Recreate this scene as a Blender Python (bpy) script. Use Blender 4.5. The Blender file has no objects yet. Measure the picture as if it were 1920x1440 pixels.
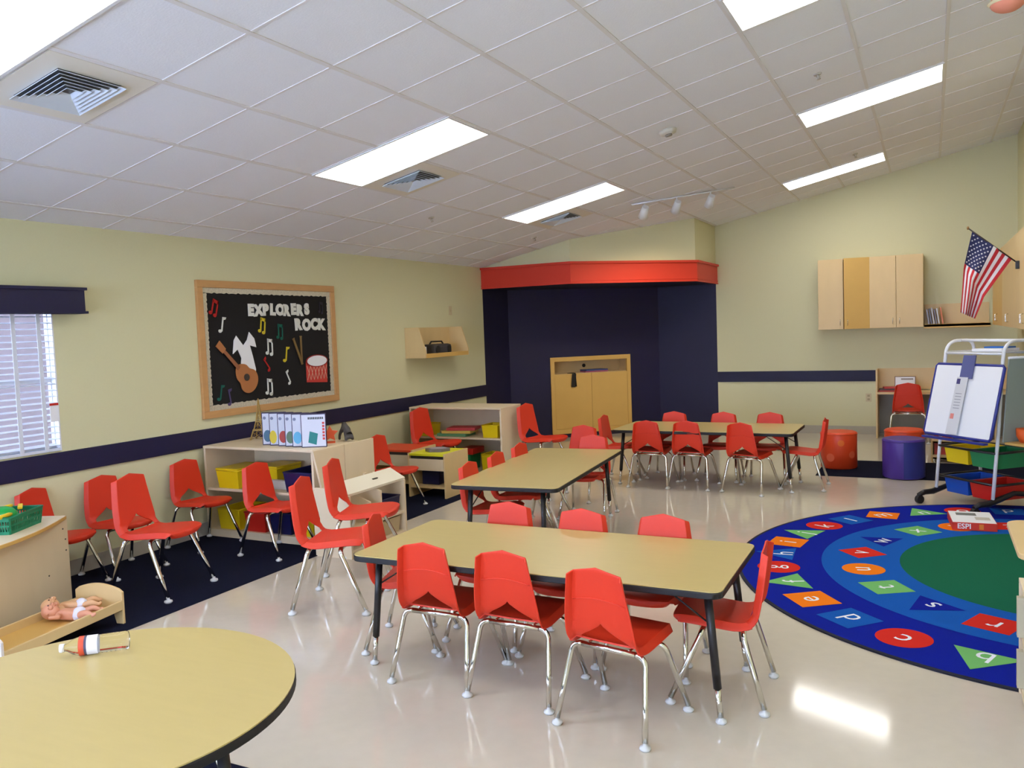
import bpy, bmesh, math, random
from mathutils import Vector, Matrix
random.seed(7)
sc = bpy.context.scene
C = sc.collection
PI = math.pi
D2 = math.radians

# ------------------------------------------------------------------ camera
cam_d = bpy.data.cameras.new('camera')
cam = bpy.data.objects.new('camera', cam_d)
C.objects.link(cam)
YAW, PITCH, ROLL, FPX = -0.4652, -0.0645, -0.0368, 1568.18
fw = Vector((math.sin(YAW)*math.cos(PITCH), math.cos(YAW)*math.cos(PITCH), math.sin(PITCH)))
r0 = Vector((math.cos(YAW), -math.sin(YAW), 0))
u0_ = r0.cross(fw)
rr = math.cos(ROLL)*r0 + math.sin(ROLL)*u0_
uu = -math.sin(ROLL)*r0 + math.cos(ROLL)*u0_
M = Matrix((rr, uu, -fw)).transposed().to_4x4()
M.translation = Vector((5.5315, -3.0827, 1.6516))
cam.matrix_world = M
cam_d.sensor_width = 36.0
cam_d.lens = FPX/1920*36
cam_d.clip_start = 0.05
sc.camera = cam

# ------------------------------------------------------------------ world, exposure
w = bpy.data.worlds.new('world')
sc.world = w
w.use_nodes = True
bg = w.node_tree.nodes['Background']
bg.inputs[0].default_value = (0.58, 0.69, 1.0, 1)
bg.inputs[1].default_value = 10.5
sc.view_settings.view_transform = 'Standard'
sc.view_settings.look = 'None'
sc.view_settings.gamma = 1
sc.view_settings.use_curve_mapping = False
sc.view_settings.exposure = 0.88
LAMP = 6.2            # strength of the ceiling light diffusers

# ------------------------------------------------------------------ materials
def lin(c):
    c = c/255.0
    return c/12.92 if c <= 0.04045 else ((c+0.055)/1.055)**2.4
def rgb(r, g, b):
    return (lin(r), lin(g), lin(b), 1)
MATS = {}
def mat(name, col, rough=0.5, metal=0.0, spec=0.5, noise=0.0, scale=20, bump=0.0, coat=0.0, emit=None, estr=1.0, trans=0.0, ior=1.45, stretch=None):
    if name in MATS: return MATS[name]
    m = bpy.data.materials.new(name)
    m.use_nodes = True
    nt = m.node_tree
    b = nt.nodes['Principled BSDF']
    b.inputs['Base Color'].default_value = col
    b.inputs['Roughness'].default_value = rough
    b.inputs['Metallic'].default_value = metal
    b.inputs['Specular IOR Level'].default_value = spec
    b.inputs['Coat Weight'].default_value = coat
    b.inputs['Transmission Weight'].default_value = trans
    b.inputs['IOR'].default_value = ior
    if emit:
        b.inputs['Emission Color'].default_value = emit
        b.inputs['Emission Strength'].default_value = estr
    if noise > 0 or bump > 0:
        tc = nt.nodes.new('ShaderNodeTexCoord')
        mp = nt.nodes.new('ShaderNodeMapping')
        if stretch: mp.inputs['Scale'].default_value = stretch
        nz = nt.nodes.new('ShaderNodeTexNoise')
        nz.inputs['Scale'].default_value = scale
        nz.inputs['Detail'].default_value = 4
        nt.links.new(tc.outputs['Object'], mp.inputs[0])
        nt.links.new(mp.outputs[0], nz.inputs['Vector'])
        if noise > 0:
            mx = nt.nodes.new('ShaderNodeMix'); mx.data_type = 'RGBA'
            mx.inputs[6].default_value = tuple(c*(1-noise) for c in col[:3])+(1,)
            mx.inputs[7].default_value = tuple(min(1, c*(1+noise)) for c in col[:3])+(1,)
            nt.links.new(nz.outputs['Fac'], mx.inputs[0])
            nt.links.new(mx.outputs[2], b.inputs['Base Color'])
        if bump > 0:
            bp = nt.nodes.new('ShaderNodeBump')
            bp.inputs['Strength'].default_value = bump
            bp.inputs['Distance'].default_value = 0.01
            nt.links.new(nz.outputs['Fac'], bp.inputs['Height'])
            nt.links.new(bp.outputs[0], b.inputs['Normal'])
    MATS[name] = m
    return m

CREAM = mat('cream_paint', rgb(216, 211, 170), 0.7, noise=0.02, scale=60, bump=0.05)
NAVY = mat('navy_paint', rgb(24, 22, 60), 0.55, noise=0.06, scale=8)
REDP = mat('red_paint', rgb(212, 58, 38), 0.45)
BASEB = mat('grey_vinyl', rgb(178, 172, 158), 0.45)
CEIL = mat('ceiling_tile', rgb(236, 238, 246), 0.9, noise=0.03, scale=90, bump=0.12)
TEE = mat('tee_bar', rgb(226, 224, 226), 0.6)
TEE2 = mat('cross_tee', rgb(226, 223, 226), 0.6)
FLOOR = mat('vinyl_tile', rgb(203, 193, 176), 0.085, noise=0.05, scale=14, spec=0.6)
CARPET = mat('navy_carpet', rgb(20, 24, 44), 0.95, noise=0.35, scale=220, bump=0.6, spec=0.1)
CHROME = mat('chrome', rgb(214, 212, 205), 0.12, metal=1.0)
BLACK = mat('black_metal', rgb(32, 31, 34), 0.35)
BLACKR = mat('black_rubber', rgb(28, 27, 30), 0.6)
GLIDE = mat('glide_plastic', rgb(205, 206, 204), 0.35)
REDC = mat('red_plastic', rgb(214, 53, 26), 0.48, noise=0.05, scale=300, bump=0.08)
LAM = mat('maple_laminate', rgb(191, 170, 110), 0.32, noise=0.05, scale=6, stretch=(1, 6, 1))
MAPLE = mat('maple', rgb(220, 190, 136), 0.4, noise=0.05, scale=5, stretch=(2, 2, 0.6))
MAPLEP = mat('pale_maple', rgb(226, 206, 172), 0.42, noise=0.04, scale=5, stretch=(2, 2, 0.6))
OAK = mat('oak_frame', rgb(200, 152, 98), 0.4, noise=0.12, scale=6, stretch=(1, 1, 5))
HONEY = mat('honey_maple', rgb(214, 172, 96), 0.4, noise=0.05, scale=5)
WHITE = mat('white_plastic', rgb(232, 233, 236), 0.35)
WHITEM = mat('white_metal', rgb(226, 228, 232), 0.3)
PAPER = mat('white_paper', rgb(235, 235, 238), 0.8)
YEL = mat('yellow_plastic', rgb(232, 200, 20), 0.35)
BLU = mat('blue_plastic', rgb(24, 78, 178), 0.35)
GRN = mat('green_plastic', rgb(24, 128, 76), 0.35)
REDB = mat('red_bin', rgb(196, 38, 26), 0.35)
NAVB = mat('navy_bin', rgb(26, 30, 76), 0.35)
PURB = mat('purple_plastic', rgb(70, 40, 140), 0.4)
GREYP = mat('grey_panel', rgb(136, 146, 140), 0.6)
DARKG = mat('dark_grey', rgb(62, 60, 62), 0.5)
CHALK = mat('black_felt', rgb(20, 19, 20), 0.9)
SILV = mat('holographic_trim', rgb(208, 202, 184), 0.3, metal=0.25, noise=0.4, scale=70)
GLASSC = mat('clear_plastic', (1, 1, 1, 1), 0.03, trans=1.0, ior=1.2)
GLASSW = mat('window_glass', (0.95, 0.98, 1, 1), 0.0, trans=1.0, ior=1.02)
BLIND = mat('blind_slat', rgb(218, 222, 234), 0.5)
SKIN = mat('doll_skin', rgb(224, 158, 128), 0.45)
SKIN2 = mat('doll_skin_tan', rgb(226, 176, 132), 0.45)
DIAPER = mat('white_cloth', rgb(228, 226, 240), 0.8)
HAIRM = mat('doll_hair', rgb(206, 140, 106), 0.7)
LIGHTM = mat('light_diffuser', (1, 1, 1, 1), 0.5, emit=(1.0, 0.985, 0.945, 1), estr=LAMP)
ORANGE = mat('orange_vinyl', rgb(222, 72, 32), 0.4)
ORDOT = mat('orange_dot', rgb(236, 112, 34), 0.4)
PURV = mat('purple_vinyl', rgb(74, 48, 138), 0.45)
BLUV = mat('navy_vinyl', rgb(38, 44, 120), 0.45)
SALM = mat('salmon_dot', rgb(226, 100, 66), 0.4)

# ------------------------------------------------------------------ mesh builder
class MB:
    def __init__(s):
        s.v = []; s.f = []; s.m = []; s.mats = []; s.sm = []
    def mi(s, m):
        if m not in s.mats: s.mats.append(m)
        return s.mats.index(m)
    def add(s, vs, fs, m, smooth=False, T=None):
        o = len(s.v)
        for p in vs:
            p = Vector(p)
            if T is not None: p = T @ p
            s.v.append(p)
        k = s.mi(m)
        for f in fs:
            s.f.append([i+o for i in f]); s.m.append(k); s.sm.append(smooth)
        return s
    def box(s, x0, x1, y0, y1, z0, z1, m, T=None, bev=0.0):
        if bev > 0:
            bm = bmesh.new()
            bmesh.ops.create_cube(bm, size=1)
            for q in bm.verts:
                q.co = Vector(((x0+x1)/2+q.co.x*(x1-x0), (y0+y1)/2+q.co.y*(y1-y0), (z0+z1)/2+q.co.z*(z1-z0)))
            bmesh.ops.bevel(bm, geom=bm.edges[:], offset=bev, segments=2, affect='EDGES', profile=0.6)
            bm.verts.index_update()
            vs = [q.co.copy() for q in bm.verts]; fs = [[q.index for q in f.verts] for f in bm.faces]
            bm.free()
            return s.add(vs, fs, m, False, T)
        vs = [(x, y, z) for x in (x0, x1) for y in (y0, y1) for z in (z0, z1)]
        fs = [(0, 1, 3, 2), (4, 6, 7, 5), (0, 4, 5, 1), (2, 3, 7, 6), (0, 2, 6, 4), (1, 5, 7, 3)]
        return s.add(vs, fs, m, False, T)
    def cyl(s, p0, p1, r0, r1, m, n=16, T=None, caps=True):
        p0, p1 = Vector(p0), Vector(p1)
        d = (p1-p0).normalized()
        a = d.orthogonal().normalized(); b = d.cross(a)
        vs = []
        for p, r in ((p0, r0), (p1, r1)):
            for i in range(n):
                t = 2*PI*i/n
                vs.append(p+(a*math.cos(t)+b*math.sin(t))*r)
        fs = [(i, (i+1) % n, n+(i+1) % n, n+i) for i in range(n)]
        s.add(vs, fs, m, True, T)
        if caps:
            s.add(vs[:n], [list(range(n))[::-1]], m, False, T)
            s.add(vs[n:], [list(range(n))], m, False, T)
        return s
    def tube(s, pts, r, m, n=10, T=None, closed=False):
        pts = [Vector(p) for p in pts]
        rs = r if isinstance(r, (list, tuple)) else [r]*len(pts)
        vs = []
        prev = None
        N = len(pts)
        for i, p in enumerate(pts):
            if closed: d = (pts[(i+1) % N]-pts[i-1]).normalized()
            elif i == 0: d = (pts[1]-p).normalized()
            elif i == N-1: d = (p-pts[i-1]).normalized()
            else: d = ((pts[i+1]-p).normalized()+(p-pts[i-1]).normalized()).normalized()
            if prev is None: a = d.orthogonal().normalized()
            else:
                a = prev-d*prev.dot(d)
                a = a.normalized() if a.length > 1e-6 else d.orthogonal().normalized()
            prev = a
            b = d.cross(a)
            for k in range(n):
                t = 2*PI*k/n
                vs.append(p+(a*math.cos(t)+b*math.sin(t))*rs[i])
        fs = []
        for i in range(N if closed else N-1):
            j = (i+1) % N
            for k in range(n):
                fs.append((i*n+k, i*n+(k+1) % n, j*n+(k+1) % n, j*n+k))
        s.add(vs, fs, m, True, T)
        if not closed:
            s.add(vs[:n], [list(range(n))[::-1]], m, False, T)
            s.add(vs[-n:], [list(range(n))], m, False, T)
        return s
    def lathe(s, prof, m, n=24, T=None, smooth=True, closed=True):
        vs = []
        for r, z in prof:
            for i in range(n):
                t = 2*PI*i/n
                vs.append((r*math.cos(t), r*math.sin(t), z))
        fs = []
        for j in range(len(prof)-1):
            for i in range(n):
                fs.append((j*n+i, j*n+(i+1) % n, (j+1)*n+(i+1) % n, (j+1)*n+i))
        s.add(vs, fs, m, smooth, T)
        if closed:
            if prof[0][0] > 1e-4: s.add(vs[:n], [list(range(n))[::-1]], m, False, T)
            if prof[-1][0] > 1e-4: s.add(vs[-n:], [list(range(n))], m, False, T)
        return s
    def prism(s, poly, z0, z1, m, T=None, side=None):
        n = len(poly)
        vs = [(x, y, z0) for x, y in poly]+[(x, y, z1) for x, y in poly]
        s.add(vs, [list(range(n))[::-1], list(range(n, 2*n))], m, False, T)
        s.add(vs, [(i, (i+1) % n, n+(i+1) % n, n+i) for i in range(n)], side or m, False, T)
        return s
    def ball(s, c, r, m, n=14, T=None, sc=(1, 1, 1)):
        c = Vector(c)
        vs = []; fs = []
        k = n//2+1
        for j in range(k+1):
            ph = PI*j/k
            for i in range(n):
                t = 2*PI*i/n
                vs.append(c+Vector((r*sc[0]*math.sin(ph)*math.cos(t), r*sc[1]*math.sin(ph)*math.sin(t), r*sc[2]*math.cos(ph))))
        for j in range(k):
            for i in range(n):
                fs.append((j*n+i, (j+1)*n+i, (j+1)*n+(i+1) % n, j*n+(i+1) % n))
        return s.add(vs, fs, m, True, T)
    def build(s, name, parent=None, merge=True, bevel=0):
        me = bpy.data.meshes.new(name)
        bm = bmesh.new()
        vv = [bm.verts.new(p) for p in s.v]
        for f, k, sm in zip(s.f, s.m, s.sm):
            q = []
            for i in f:
                if vv[i] not in q: q.append(vv[i])
            if len(q) < 3: continue
            try:
                ff = bm.faces.new(q); ff.material_index = k; ff.smooth = sm
            except ValueError:
                pass
        if merge: bmesh.ops.remove_doubles(bm, verts=bm.verts[:], dist=1e-6)
        bmesh.ops.recalc_face_normals(bm, faces=bm.faces[:])
        bm.to_mesh(me); bm.free()
        for m in s.mats: me.materials.append(m)
        o = bpy.data.objects.new(name, me)
        C.objects.link(o)
        if parent: o.parent = parent
        if bevel:
            b = o.modifiers.new('bevel', 'BEVEL'); b.width = bevel; b.segments = 2; b.limit_method = 'ANGLE'; b.angle_limit = D2(40)
        return o

def thing(name, label, cat, loc=(0, 0, 0), rz=0.0, group=None, scale=None):
    o = bpy.data.objects.new(name, None)
    C.objects.link(o)
    o.empty_display_size = 0.1
    o.location = loc; o.rotation_euler = (0, 0, rz)
    if scale: o.scale = scale
    o['label'] = label; o['category'] = cat
    if group: o['group'] = group
    return o
def tag(o, label, cat, group=None, kind=None):
    o['label'] = label; o['category'] = cat
    if group: o['group'] = group
    if kind: o['kind'] = kind
    return o
def struct(o):
    o['kind'] = 'structure'
    return o
def kids(o):
    return [c for c in bpy.data.objects if c.parent == o]
def dup(o, parent=None):
    c = o.copy(); C.objects.link(c)
    if parent: c.parent = parent
    for ch in kids(o): dup(ch, c)
    return c
def place(o, loc, rz=0.0, label=None, group=None, scale=None):
    o.location = loc; o.rotation_euler = (0, 0, rz)
    if label: o['label'] = label
    if group: o['group'] = group
    if scale: o.scale = scale
    return o
def T3(loc, rx=0, ry=0, rz=0, sc=1):
    return Matrix.Translation(Vector(loc)) @ Matrix.Rotation(rz, 4, 'Z') @ Matrix.Rotation(ry, 4, 'Y') @ Matrix.Rotation(rx, 4, 'X') @ Matrix.Scale(sc, 4)
def text_geo(body, size, extrude=0.0, bold=0.0, shear=0.0):
    cu = bpy.data.curves.new('t', 'FONT')
    cu.body = body; cu.size = size; cu.extrude = extrude; cu.offset = bold; cu.shear = shear
    cu.align_x = 'CENTER'; cu.align_y = 'CENTER'; cu.resolution_u = 3
    o = bpy.data.objects.new('t', cu); C.objects.link(o)
    dg = bpy.context.evaluated_depsgraph_get(); dg.update()
    me = o.evaluated_get(dg).to_mesh()
    vs = [v.co.copy() for v in me.vertices]; fs = [list(p.vertices) for p in me.polygons]
    o.evaluated_get(dg).to_mesh_clear()
    bpy.data.objects.remove(o); bpy.data.curves.remove(cu)
    return vs, fs
def rrect(w, h, r, n=6, cx=0, cy=0):
    out = []
    for sx, sy, a0 in ((1, -1, -90), (1, 1, 0), (-1, 1, 90), (-1, -1, 180)):
        for i in range(n+1):
            a = D2(a0+90*i/n)
            out.append((cx+sx*(w/2-r)+r*math.cos(a), cy+sy*(h/2-r)+r*math.sin(a)))
    return out

# ------------------------------------------------------------------ room
SL, H0, U0, TT = 0.2117, 2.5205, 0.2932, 0.6096
TS = math.tan(SL)
DY, XR, YB = 9.634, 6.545, -6.6
def cz(x): return H0+x*TS
def cp(u, v, off=0.0):      # point on the sloping ceiling; off < 0 hangs below it
    return Vector((u*math.cos(SL)-off*math.sin(SL), v, H0+u*math.sin(SL)+off*math.cos(SL)))
CT = Matrix.Translation((0, 0, H0)) @ Matrix.Rotation(-SL, 4, 'Y')   # local x = up the slope

b = MB(); b.box(-0.12, XR+0.12, YB-0.12, DY+0.12, -0.12, 0, FLOOR)
struct(b.build('floor'))

b = MB()
UE = (XR+0.1)/math.cos(SL)
b.box(-0.1, UE, YB-0.1, DY+0.1, 0.0, 0.1, CEIL, T=CT)
ceil = struct(b.build('ceiling'))
b = MB()
i = -1
while U0+i*TT < UE:
    u = U0+i*TT
    if u > 0: b.box(u-0.013, u+0.013, YB, DY, -0.006, 0.002, TEE, T=CT)
    i += 1
j = int(YB/TT)-1
while j*TT < DY:
    if j*TT > YB: b.box(0, UE, j*TT-0.008, j*TT+0.008, -0.0035, 0.002, TEE2, T=CT)
    j += 1
g = b.build('ceiling_grid', ceil); g['kind'] = 'structure'

WY0, WY1, WZ0, WZ1 = -0.95, 0.765, 0.915, 1.95
b = MB()
for ya, yb_ in ((YB, -5.9), (-4.2, -3.6), (-1.9, WY0)): b.box(-0.085, 0, ya, yb_, 0, H0, CREAM)
for ya, yb_ in ((-5.9, -4.2), (-3.6, -1.9)):
    b.box(-0.085, 0, ya, yb_, 0, WZ0, CREAM); b.box(-0.085, 0, ya, yb_, WZ1, H0, CREAM)
b.box(-0.085, 0, WY1, 7.13, 0, H0, CREAM)
b.box(-0.085, 0, WY0, WY1, 0, WZ0, CREAM)
b.box(-0.085, 0, WY0, WY1, WZ1, H0, CREAM)
b.box(-0.085, 0, 7.13, DY, 2.235, H0, CREAM)
b.box(-0.085, 0, 7.13, DY, 0, 2.235, NAVY)
struct(b.build('wall_left'))
def sloped(b, x0, x1, y0, y1, z0, m):
    b.add([(x0, y0, z0), (x1, y0, z0), (x1, y1, z0), (x0, y1, z0), (x0, y0, cz(x0)+.02), (x1, y0, cz(x1)+.02), (x1, y1, cz(x1)+.02), (x0, y1, cz(x0)+.02)],
          [(0, 3, 2, 1), (4, 5, 6, 7), (0, 1, 5, 4), (1, 2, 6, 5), (2, 3, 7, 6), (3, 0, 4, 7)], m)
b = MB()
b.box(-0.15, 2.645, DY, DY+0.12, 0, 2.235, NAVY)
sloped(b, -0.15, 2.645, DY, DY+0.12, 2.235, CREAM)
sloped(b, 2.645, XR+0.12, DY, DY+0.12, 0, CREAM)
struct(b.build('wall_far'))
b = MB(); sloped(b, XR, XR+0.12, YB, DY, 0, CREAM); struct(b.build('wall_right'))
b = MB()
sloped(b, -0.15, 1.0, YB-0.12, YB, 0, CREAM); sloped(b, 5.6, XR+0.12, YB-0.12, YB, 0, CREAM); sloped(b, 1.0, 5.6, YB-0.12, YB, 2.35, CREAM)
b.box(1.0, 5.6, YB-0.12, YB, 0, 0.6, CREAM)
struct(b.build('wall_back'))
def unseen_window(n, axis, a0, a1, z0, z1):
    b = MB(); N_ = max(2, int((a1-a0)/0.9))
    def bx(p0, p1, q0, q1):
        if axis == 'x': b.box(-0.10, -0.05, p0, p1, q0, q1, WHITE)
        else: b.box(p0, p1, YB-0.08, YB-0.03, q0, q1, WHITE)
    bx(a0, a1, z0, z0+0.05); bx(a0, a1, z1-0.05, z1)
    for k in range(N_+1):
        c = a0+0.025+(a1-a0-0.05)*k/N_; bx(c-0.025, c+0.025, z0, z1)
    wf = struct(b.build('window_%d' % n))
    b = MB()
    if axis == 'x': b.box(-0.078, -0.072, a0+0.05, a1-0.05, z0+0.05, z1-0.05, GLASSW)
    else: b.box(a0+0.05, a1-0.05, YB-0.058, YB-0.052, z0+0.05, z1-0.05, GLASSW)
    b.build('window_pane', wf)
unseen_window(2, 'x', -3.6, -1.9, WZ0, WZ1); unseen_window(3, 'x', -5.9, -4.2, WZ0, WZ1); unseen_window(4, 'y', 1.0, 5.6, 0.6, 2.35)  # unseen windows behind the camera, added to bring daylight onto the ceiling
# wall added outside the first window to dim its view and daylight
b = MB(); b.box(-2.3, -2.15, -1.2, 6.0, 0, 3.6, mat('outside_wall', rgb(160, 146, 156), 0.9, noise=0.1, scale=10)); struct(b.build('wall_outside'))
b = MB(); b.box(-2.3, -0.15, -1.2, 6.0, 2.55, 2.6, WHITE); struct(b.build('trim_shade_roof'))  # unseen porch roof added to cut the daylight at the first window
b = MB(); b.box(-2.3, -0.15, -1.2, 6.0, -0.1, 0.0, mat('outside_paving', rgb(110, 106, 104), 0.9)); struct(b.build('floor_outside'))

# chamfered back of the alcove with an opening for the built-in cupboard
YL = 7.895
LD = (DY-YL)*math.sqrt(2)
DT = Matrix.Translation((0, YL, 0)) @ Matrix.Rotation(PI/4, 4, 'Z')   # local x along the wall, y into it
S0, S1, Z0c, Z1c = 0.63, 1.95, 0.06, 1.215
b = MB()
b.box(0, S0, 0, 0.08, 0, 2.3, NAVY, T=DT); b.box(S1, LD, 0, 0.08, 0, 2.3, NAVY, T=DT)
b.box(S0, S1, 0, 0.08, Z1c, 2.3, NAVY, T=DT); b.box(S0, S1, 0, 0.08, 0, Z0c, NAVY, T=DT)
struct(b.build('wall_alcove'))
# soffit above the alcove
def sofpoly(o): return [(0.0, 7.13-o), (1.32+o*0.41, 7.13-o), (2.645+o, 8.42-o*0.41), (2.645+o, DY), (0.0, DY)]
b = MB()
P = sofpoly(0); n = len(P)
vs = [(x, y, 2.24) for x, y in P]+[(x, y, cz(x)+0.01) for x, y in P]
b.add(vs, [list(range(n))[::-1], list(range(n, 2*n))]+[(i, (i+1) % n, n+(i+1) % n, n+i) for i in range(n)], CREAM)
b.prism([(x, y) for x, y in P], 2.232, 2.2405, NAVY)
struct(b.build('wall_soffit'))
b = MB()
def ring(o, z0, z1):
    A = sofpoly(o)[:4]; B = sofpoly(0)[:4]
    for k in range(3):
        a0, a1, c0, c1 = A[k], A[k+1], B[k], B[k+1]
        vs = [(p[0], p[1], z) for z in (z0, z1) for p in (a0, a1, c1, c0)]
        b.add(vs, [(0, 1, 2, 3), (4, 7, 6, 5), (0, 4, 5, 1), (1, 5, 6, 2), (2, 6, 7, 3), (3, 7, 4, 0)], REDP)
ring(0.025, 2.23, 2.50); ring(0.05, 2.485, 2.515); ring(0.033, 2.262, 2.275); ring(0.036, 2.226, 2.24)
struct(b.build('trim_1'))

b = MB(); b.box(0, 0.018, YB, 7.13, 0.75, 0.905, NAVY); struct(b.build('trim_2', bevel=0.003))
b = MB(); b.box(2.645, 4.86, DY-0.018, DY, 0.75, 0.905, NAVY); struct(b.build('trim_3', bevel=0.003))
b = MB(); b.box(0, 0.008, YB, 7.13, 0, 0.114, BASEB); struct(b.build('baseboard_left'))
b = MB(); b.box(2.645, XR, DY-0.008, DY, 0, 0.114, BASEB); struct(b.build('baseboard_far'))
b = MB(); b.box(XR-0.008, XR, YB, DY, 0, 0.114, BASEB); struct(b.build('baseboard_right'))

# window and blind
b = MB()
for y0, y1, z0, z1 in ((WY0, WY1, WZ0, WZ0+0.05), (WY0, WY1, WZ1-0.05, WZ1), (WY0, WY0+0.05, WZ0+0.05, WZ1-0.05), (WY1-0.02, WY1, WZ0+0.05, WZ1-0.05), (-0.12, -0.07, WZ0+0.05, WZ1-0.05)):
    b.box(-0.075, -0.045, y0, y1, z0, z1, WHITE)
for y0, y1 in ((WY0+0.05, -0.12), (-0.07, WY1-0.02)): b.box(-0.07, -0.05, y0, y1, 1.40, 1.44, WHITE)
if True:
    pass
win = struct(b.build('window_1'))
b = MB(); b.box(-0.062, -0.057, WY0+0.05, WY1-0.02, WZ0+0.05, WZ1-0.05, GLASSW); b.build('window_pane', win)
blind = thing('window_blind', 'white slatted blind over the window at the left edge', 'blind', (-0.012, 0, 0))
b = MB()
z = WZ0+0.045
while z < 1.9:
    b.box(-0.020, 0.020, WY0+0.01, WY1-0.012, -0.0013, 0.0013, BLIND, T=Matrix.Translation((0, 0, z)) @ Matrix.Rotation(D2(12), 4, 'Y'))
    z += 0.043
b.build('slats', blind)
b = MB(); b.box(-0.022, 0.022, WY0+0.01, WY1-0.012, WZ0+0.002, WZ0+0.02, BLIND); b.build('bottom_rail', blind)
for yy in (-0.3, 0.465, 0.645):
    b = MB(); b.box(0.022, 0.025, yy-0.015, yy+0.015, WZ0+0.01, 1.93, BLIND); b.build('ladder_tape', blind)
b = MB(); b.box(-0.044, 0.0, WY1-0.012, WY1-0.001, WZ0, WZ1, WHITE); struct(b.build('trim_4'))
b = MB(); b.box(0.0, 0.13, -1.05, 0.93, 1.895, 2.05, NAVY); b.box(0.0, 0.142, -1.05, 0.945, 2.045, 2.065, NAVY); b.box(0.0, 0.142, -1.05, 0.945, 1.88, 1.897, NAVY)
tag(b.build('window_valance'), 'navy boxed valance above the slatted window blind', 'valance')
card = thing('warning_card', 'small white and red tag hanging at the blind edge', 'tag', (0.012, 0.72, 1.19))
b = MB(); b.box(0, 0.002, -0.035, 0.03, -0.065, 0.06, PAPER); b.build('card', card)
b = MB(); b.box(0.0005, 0.003, -0.035, 0.03, 0.05, 0.066, REDB); b.build('card_stripe', card)

# carpets
b = MB(); b.box(0.01, 1.375, -0.77, 7.1, 0, 0.006, CARPET); b.box(0.01, 4.6, -5.6, -0.77, 0, 0.006, CARPET)
tag(b.build('carpet'), 'dark navy carpet along the wall under the red chairs', 'carpet')
b = MB(); b.box(4.44, 6.52, 6.16, 7.23, 0, 0.006, CARPET)
tag(b.build('carpet_mat'), 'dark navy mat under the round ottomans', 'carpet')

# ------------------------------------------------------------------ ceiling lights and fittings
def light(i, j, label):
    t = thing('ceiling_light', label, 'light', cp(U0+(i+1)*TT, (j+0.5)*TT), 0, 'recessed rectangular ceiling lights')
    t.rotation_euler = (0, -SL, 0)
    w, l = 0.597, 1.207
    b = MB()
    f = 0.018
    for x0, x1, y0, y1 in ((-l/2, l/2, -w/2, -w/2+f), (-l/2, l/2, w/2-f, w/2), (-l/2, -l/2+f, -w/2+f, w/2-f), (l/2-f, l/2, -w/2+f, w/2-f)):
        b.box(x0, x1, y0, y1, -0.012, 0.0, WHITEM)
    b.build('frame', t)
    b = MB(); b.box(-l/2+f, l/2-f, -w/2+f, w/2-f, -0.0095, 0.0, LIGHTM); b.build('diffuser', t)
light(2, -2, 'overexposed ceiling light in the upper left corner')
light(2, 3, 'ceiling light beside the vent above the bulletin board')
light(2, 8, 'ceiling light nearest the left end of the red soffit band')
light(7, 3, 'ceiling light cut by the top edge of the photo')
light(7, 8, 'bright ceiling light high on the right of the room')
light(6, 13, 'ceiling light closest to the far right wall cabinets')
for i, j in ((2, -7), (7, -7), (7, -2)):
    light(i, j, 'ceiling light behind the camera')

def vent(i, j, label):
    t = thing('ceiling_vent', label, 'vent', cp(U0+(i+0.5)*TT, (j+0.5)*TT), 0, 'square ceiling air vents')
    t.rotation_euler = (0, -SL, 0)
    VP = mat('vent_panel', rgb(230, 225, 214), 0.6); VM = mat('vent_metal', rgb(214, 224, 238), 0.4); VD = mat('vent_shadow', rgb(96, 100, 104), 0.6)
    b = MB(); b.box(-0.29, 0.29, -0.29, 0.29, -0.007, 0, VP); b.build('panel', t)
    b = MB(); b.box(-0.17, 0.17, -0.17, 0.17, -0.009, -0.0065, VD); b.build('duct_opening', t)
    for k in range(6):
        r = 0.185-0.028*k
        b = MB()
        for a in range(4):
            R = Matrix.Rotation(a*PI/2, 4, 'Z')
            b.add([(-r, -r, -0.026), (r, -r, -0.026), (r-0.020, -r+0.020, -0.012), (-r+0.020, -r+0.020, -0.012),
                   (-r, -r, -0.023), (r, -r, -0.023), (r-0.020, -r+0.020, -0.0095), (-r+0.020, -r+0.020, -0.0095)],
                  [(0, 1, 2, 3), (4, 7, 6, 5), (0, 4, 5, 1), (3, 2, 6, 7)], VM, T=R)
        b.build('louvre', t)
vent(2, -1, 'large square air vent in the upper left ceiling')
vent(2, 4, 'square air vent beside the middle ceiling light')
vent(2, 9, 'small far air vent beside the soffit ceiling light')
def sprinkler(i, j, label):
    t = thing('fire_sprinkler', label, 'sprinkler', cp(U0+i*TT, j*TT), 0, 'ceiling fire sprinklers')
    t.rotation_euler = (0, -SL, 0)
    S = mat('sprinkler_metal', rgb(190, 186, 178), 0.4, metal=0.3)
    b = MB(); b.cyl((0, 0, -0.012), (0, 0, 0), 0.036, 0.042, S); b.build('escutcheon', t)
    b = MB(); b.cyl((0, 0, -0.05), (0, 0, -0.012), 0.009, 0.012, S); b.cyl((0, 0, -0.058), (0, 0, -0.052), 0.022, 0.02, S)
    b.tube([(0.012, 0, -0.02), (0.02, 0, -0.035), (0.006, 0, -0.052)], 0.003, S, 6); b.tube([(-0.012, 0, -0.02), (-0.02, 0, -0.035), (-0.006, 0, -0.052)], 0.003, S, 6)
    b.build('sprinkler_head', t); t.scale = (0.75, 0.75, 0.75)
sprinkler(1.5, 6.5, 'ceiling sprinkler nearest the left wall')
sprinkler(7.5, 6.45, 'ceiling sprinkler above the bright right ceiling light')
sprinkler(1.5, 10.4, 'ceiling sprinkler just above the red soffit band')
sprinkler(7.5, 12.4, 'faint ceiling sprinkler above the far right light')
t = thing('smoke_detector', 'round off-white smoke detector on the ceiling', 'smoke detector', cp(U0+5.48*TT, 6.5*TT))
t.rotation_euler = (0, PI-SL, 0)
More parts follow.
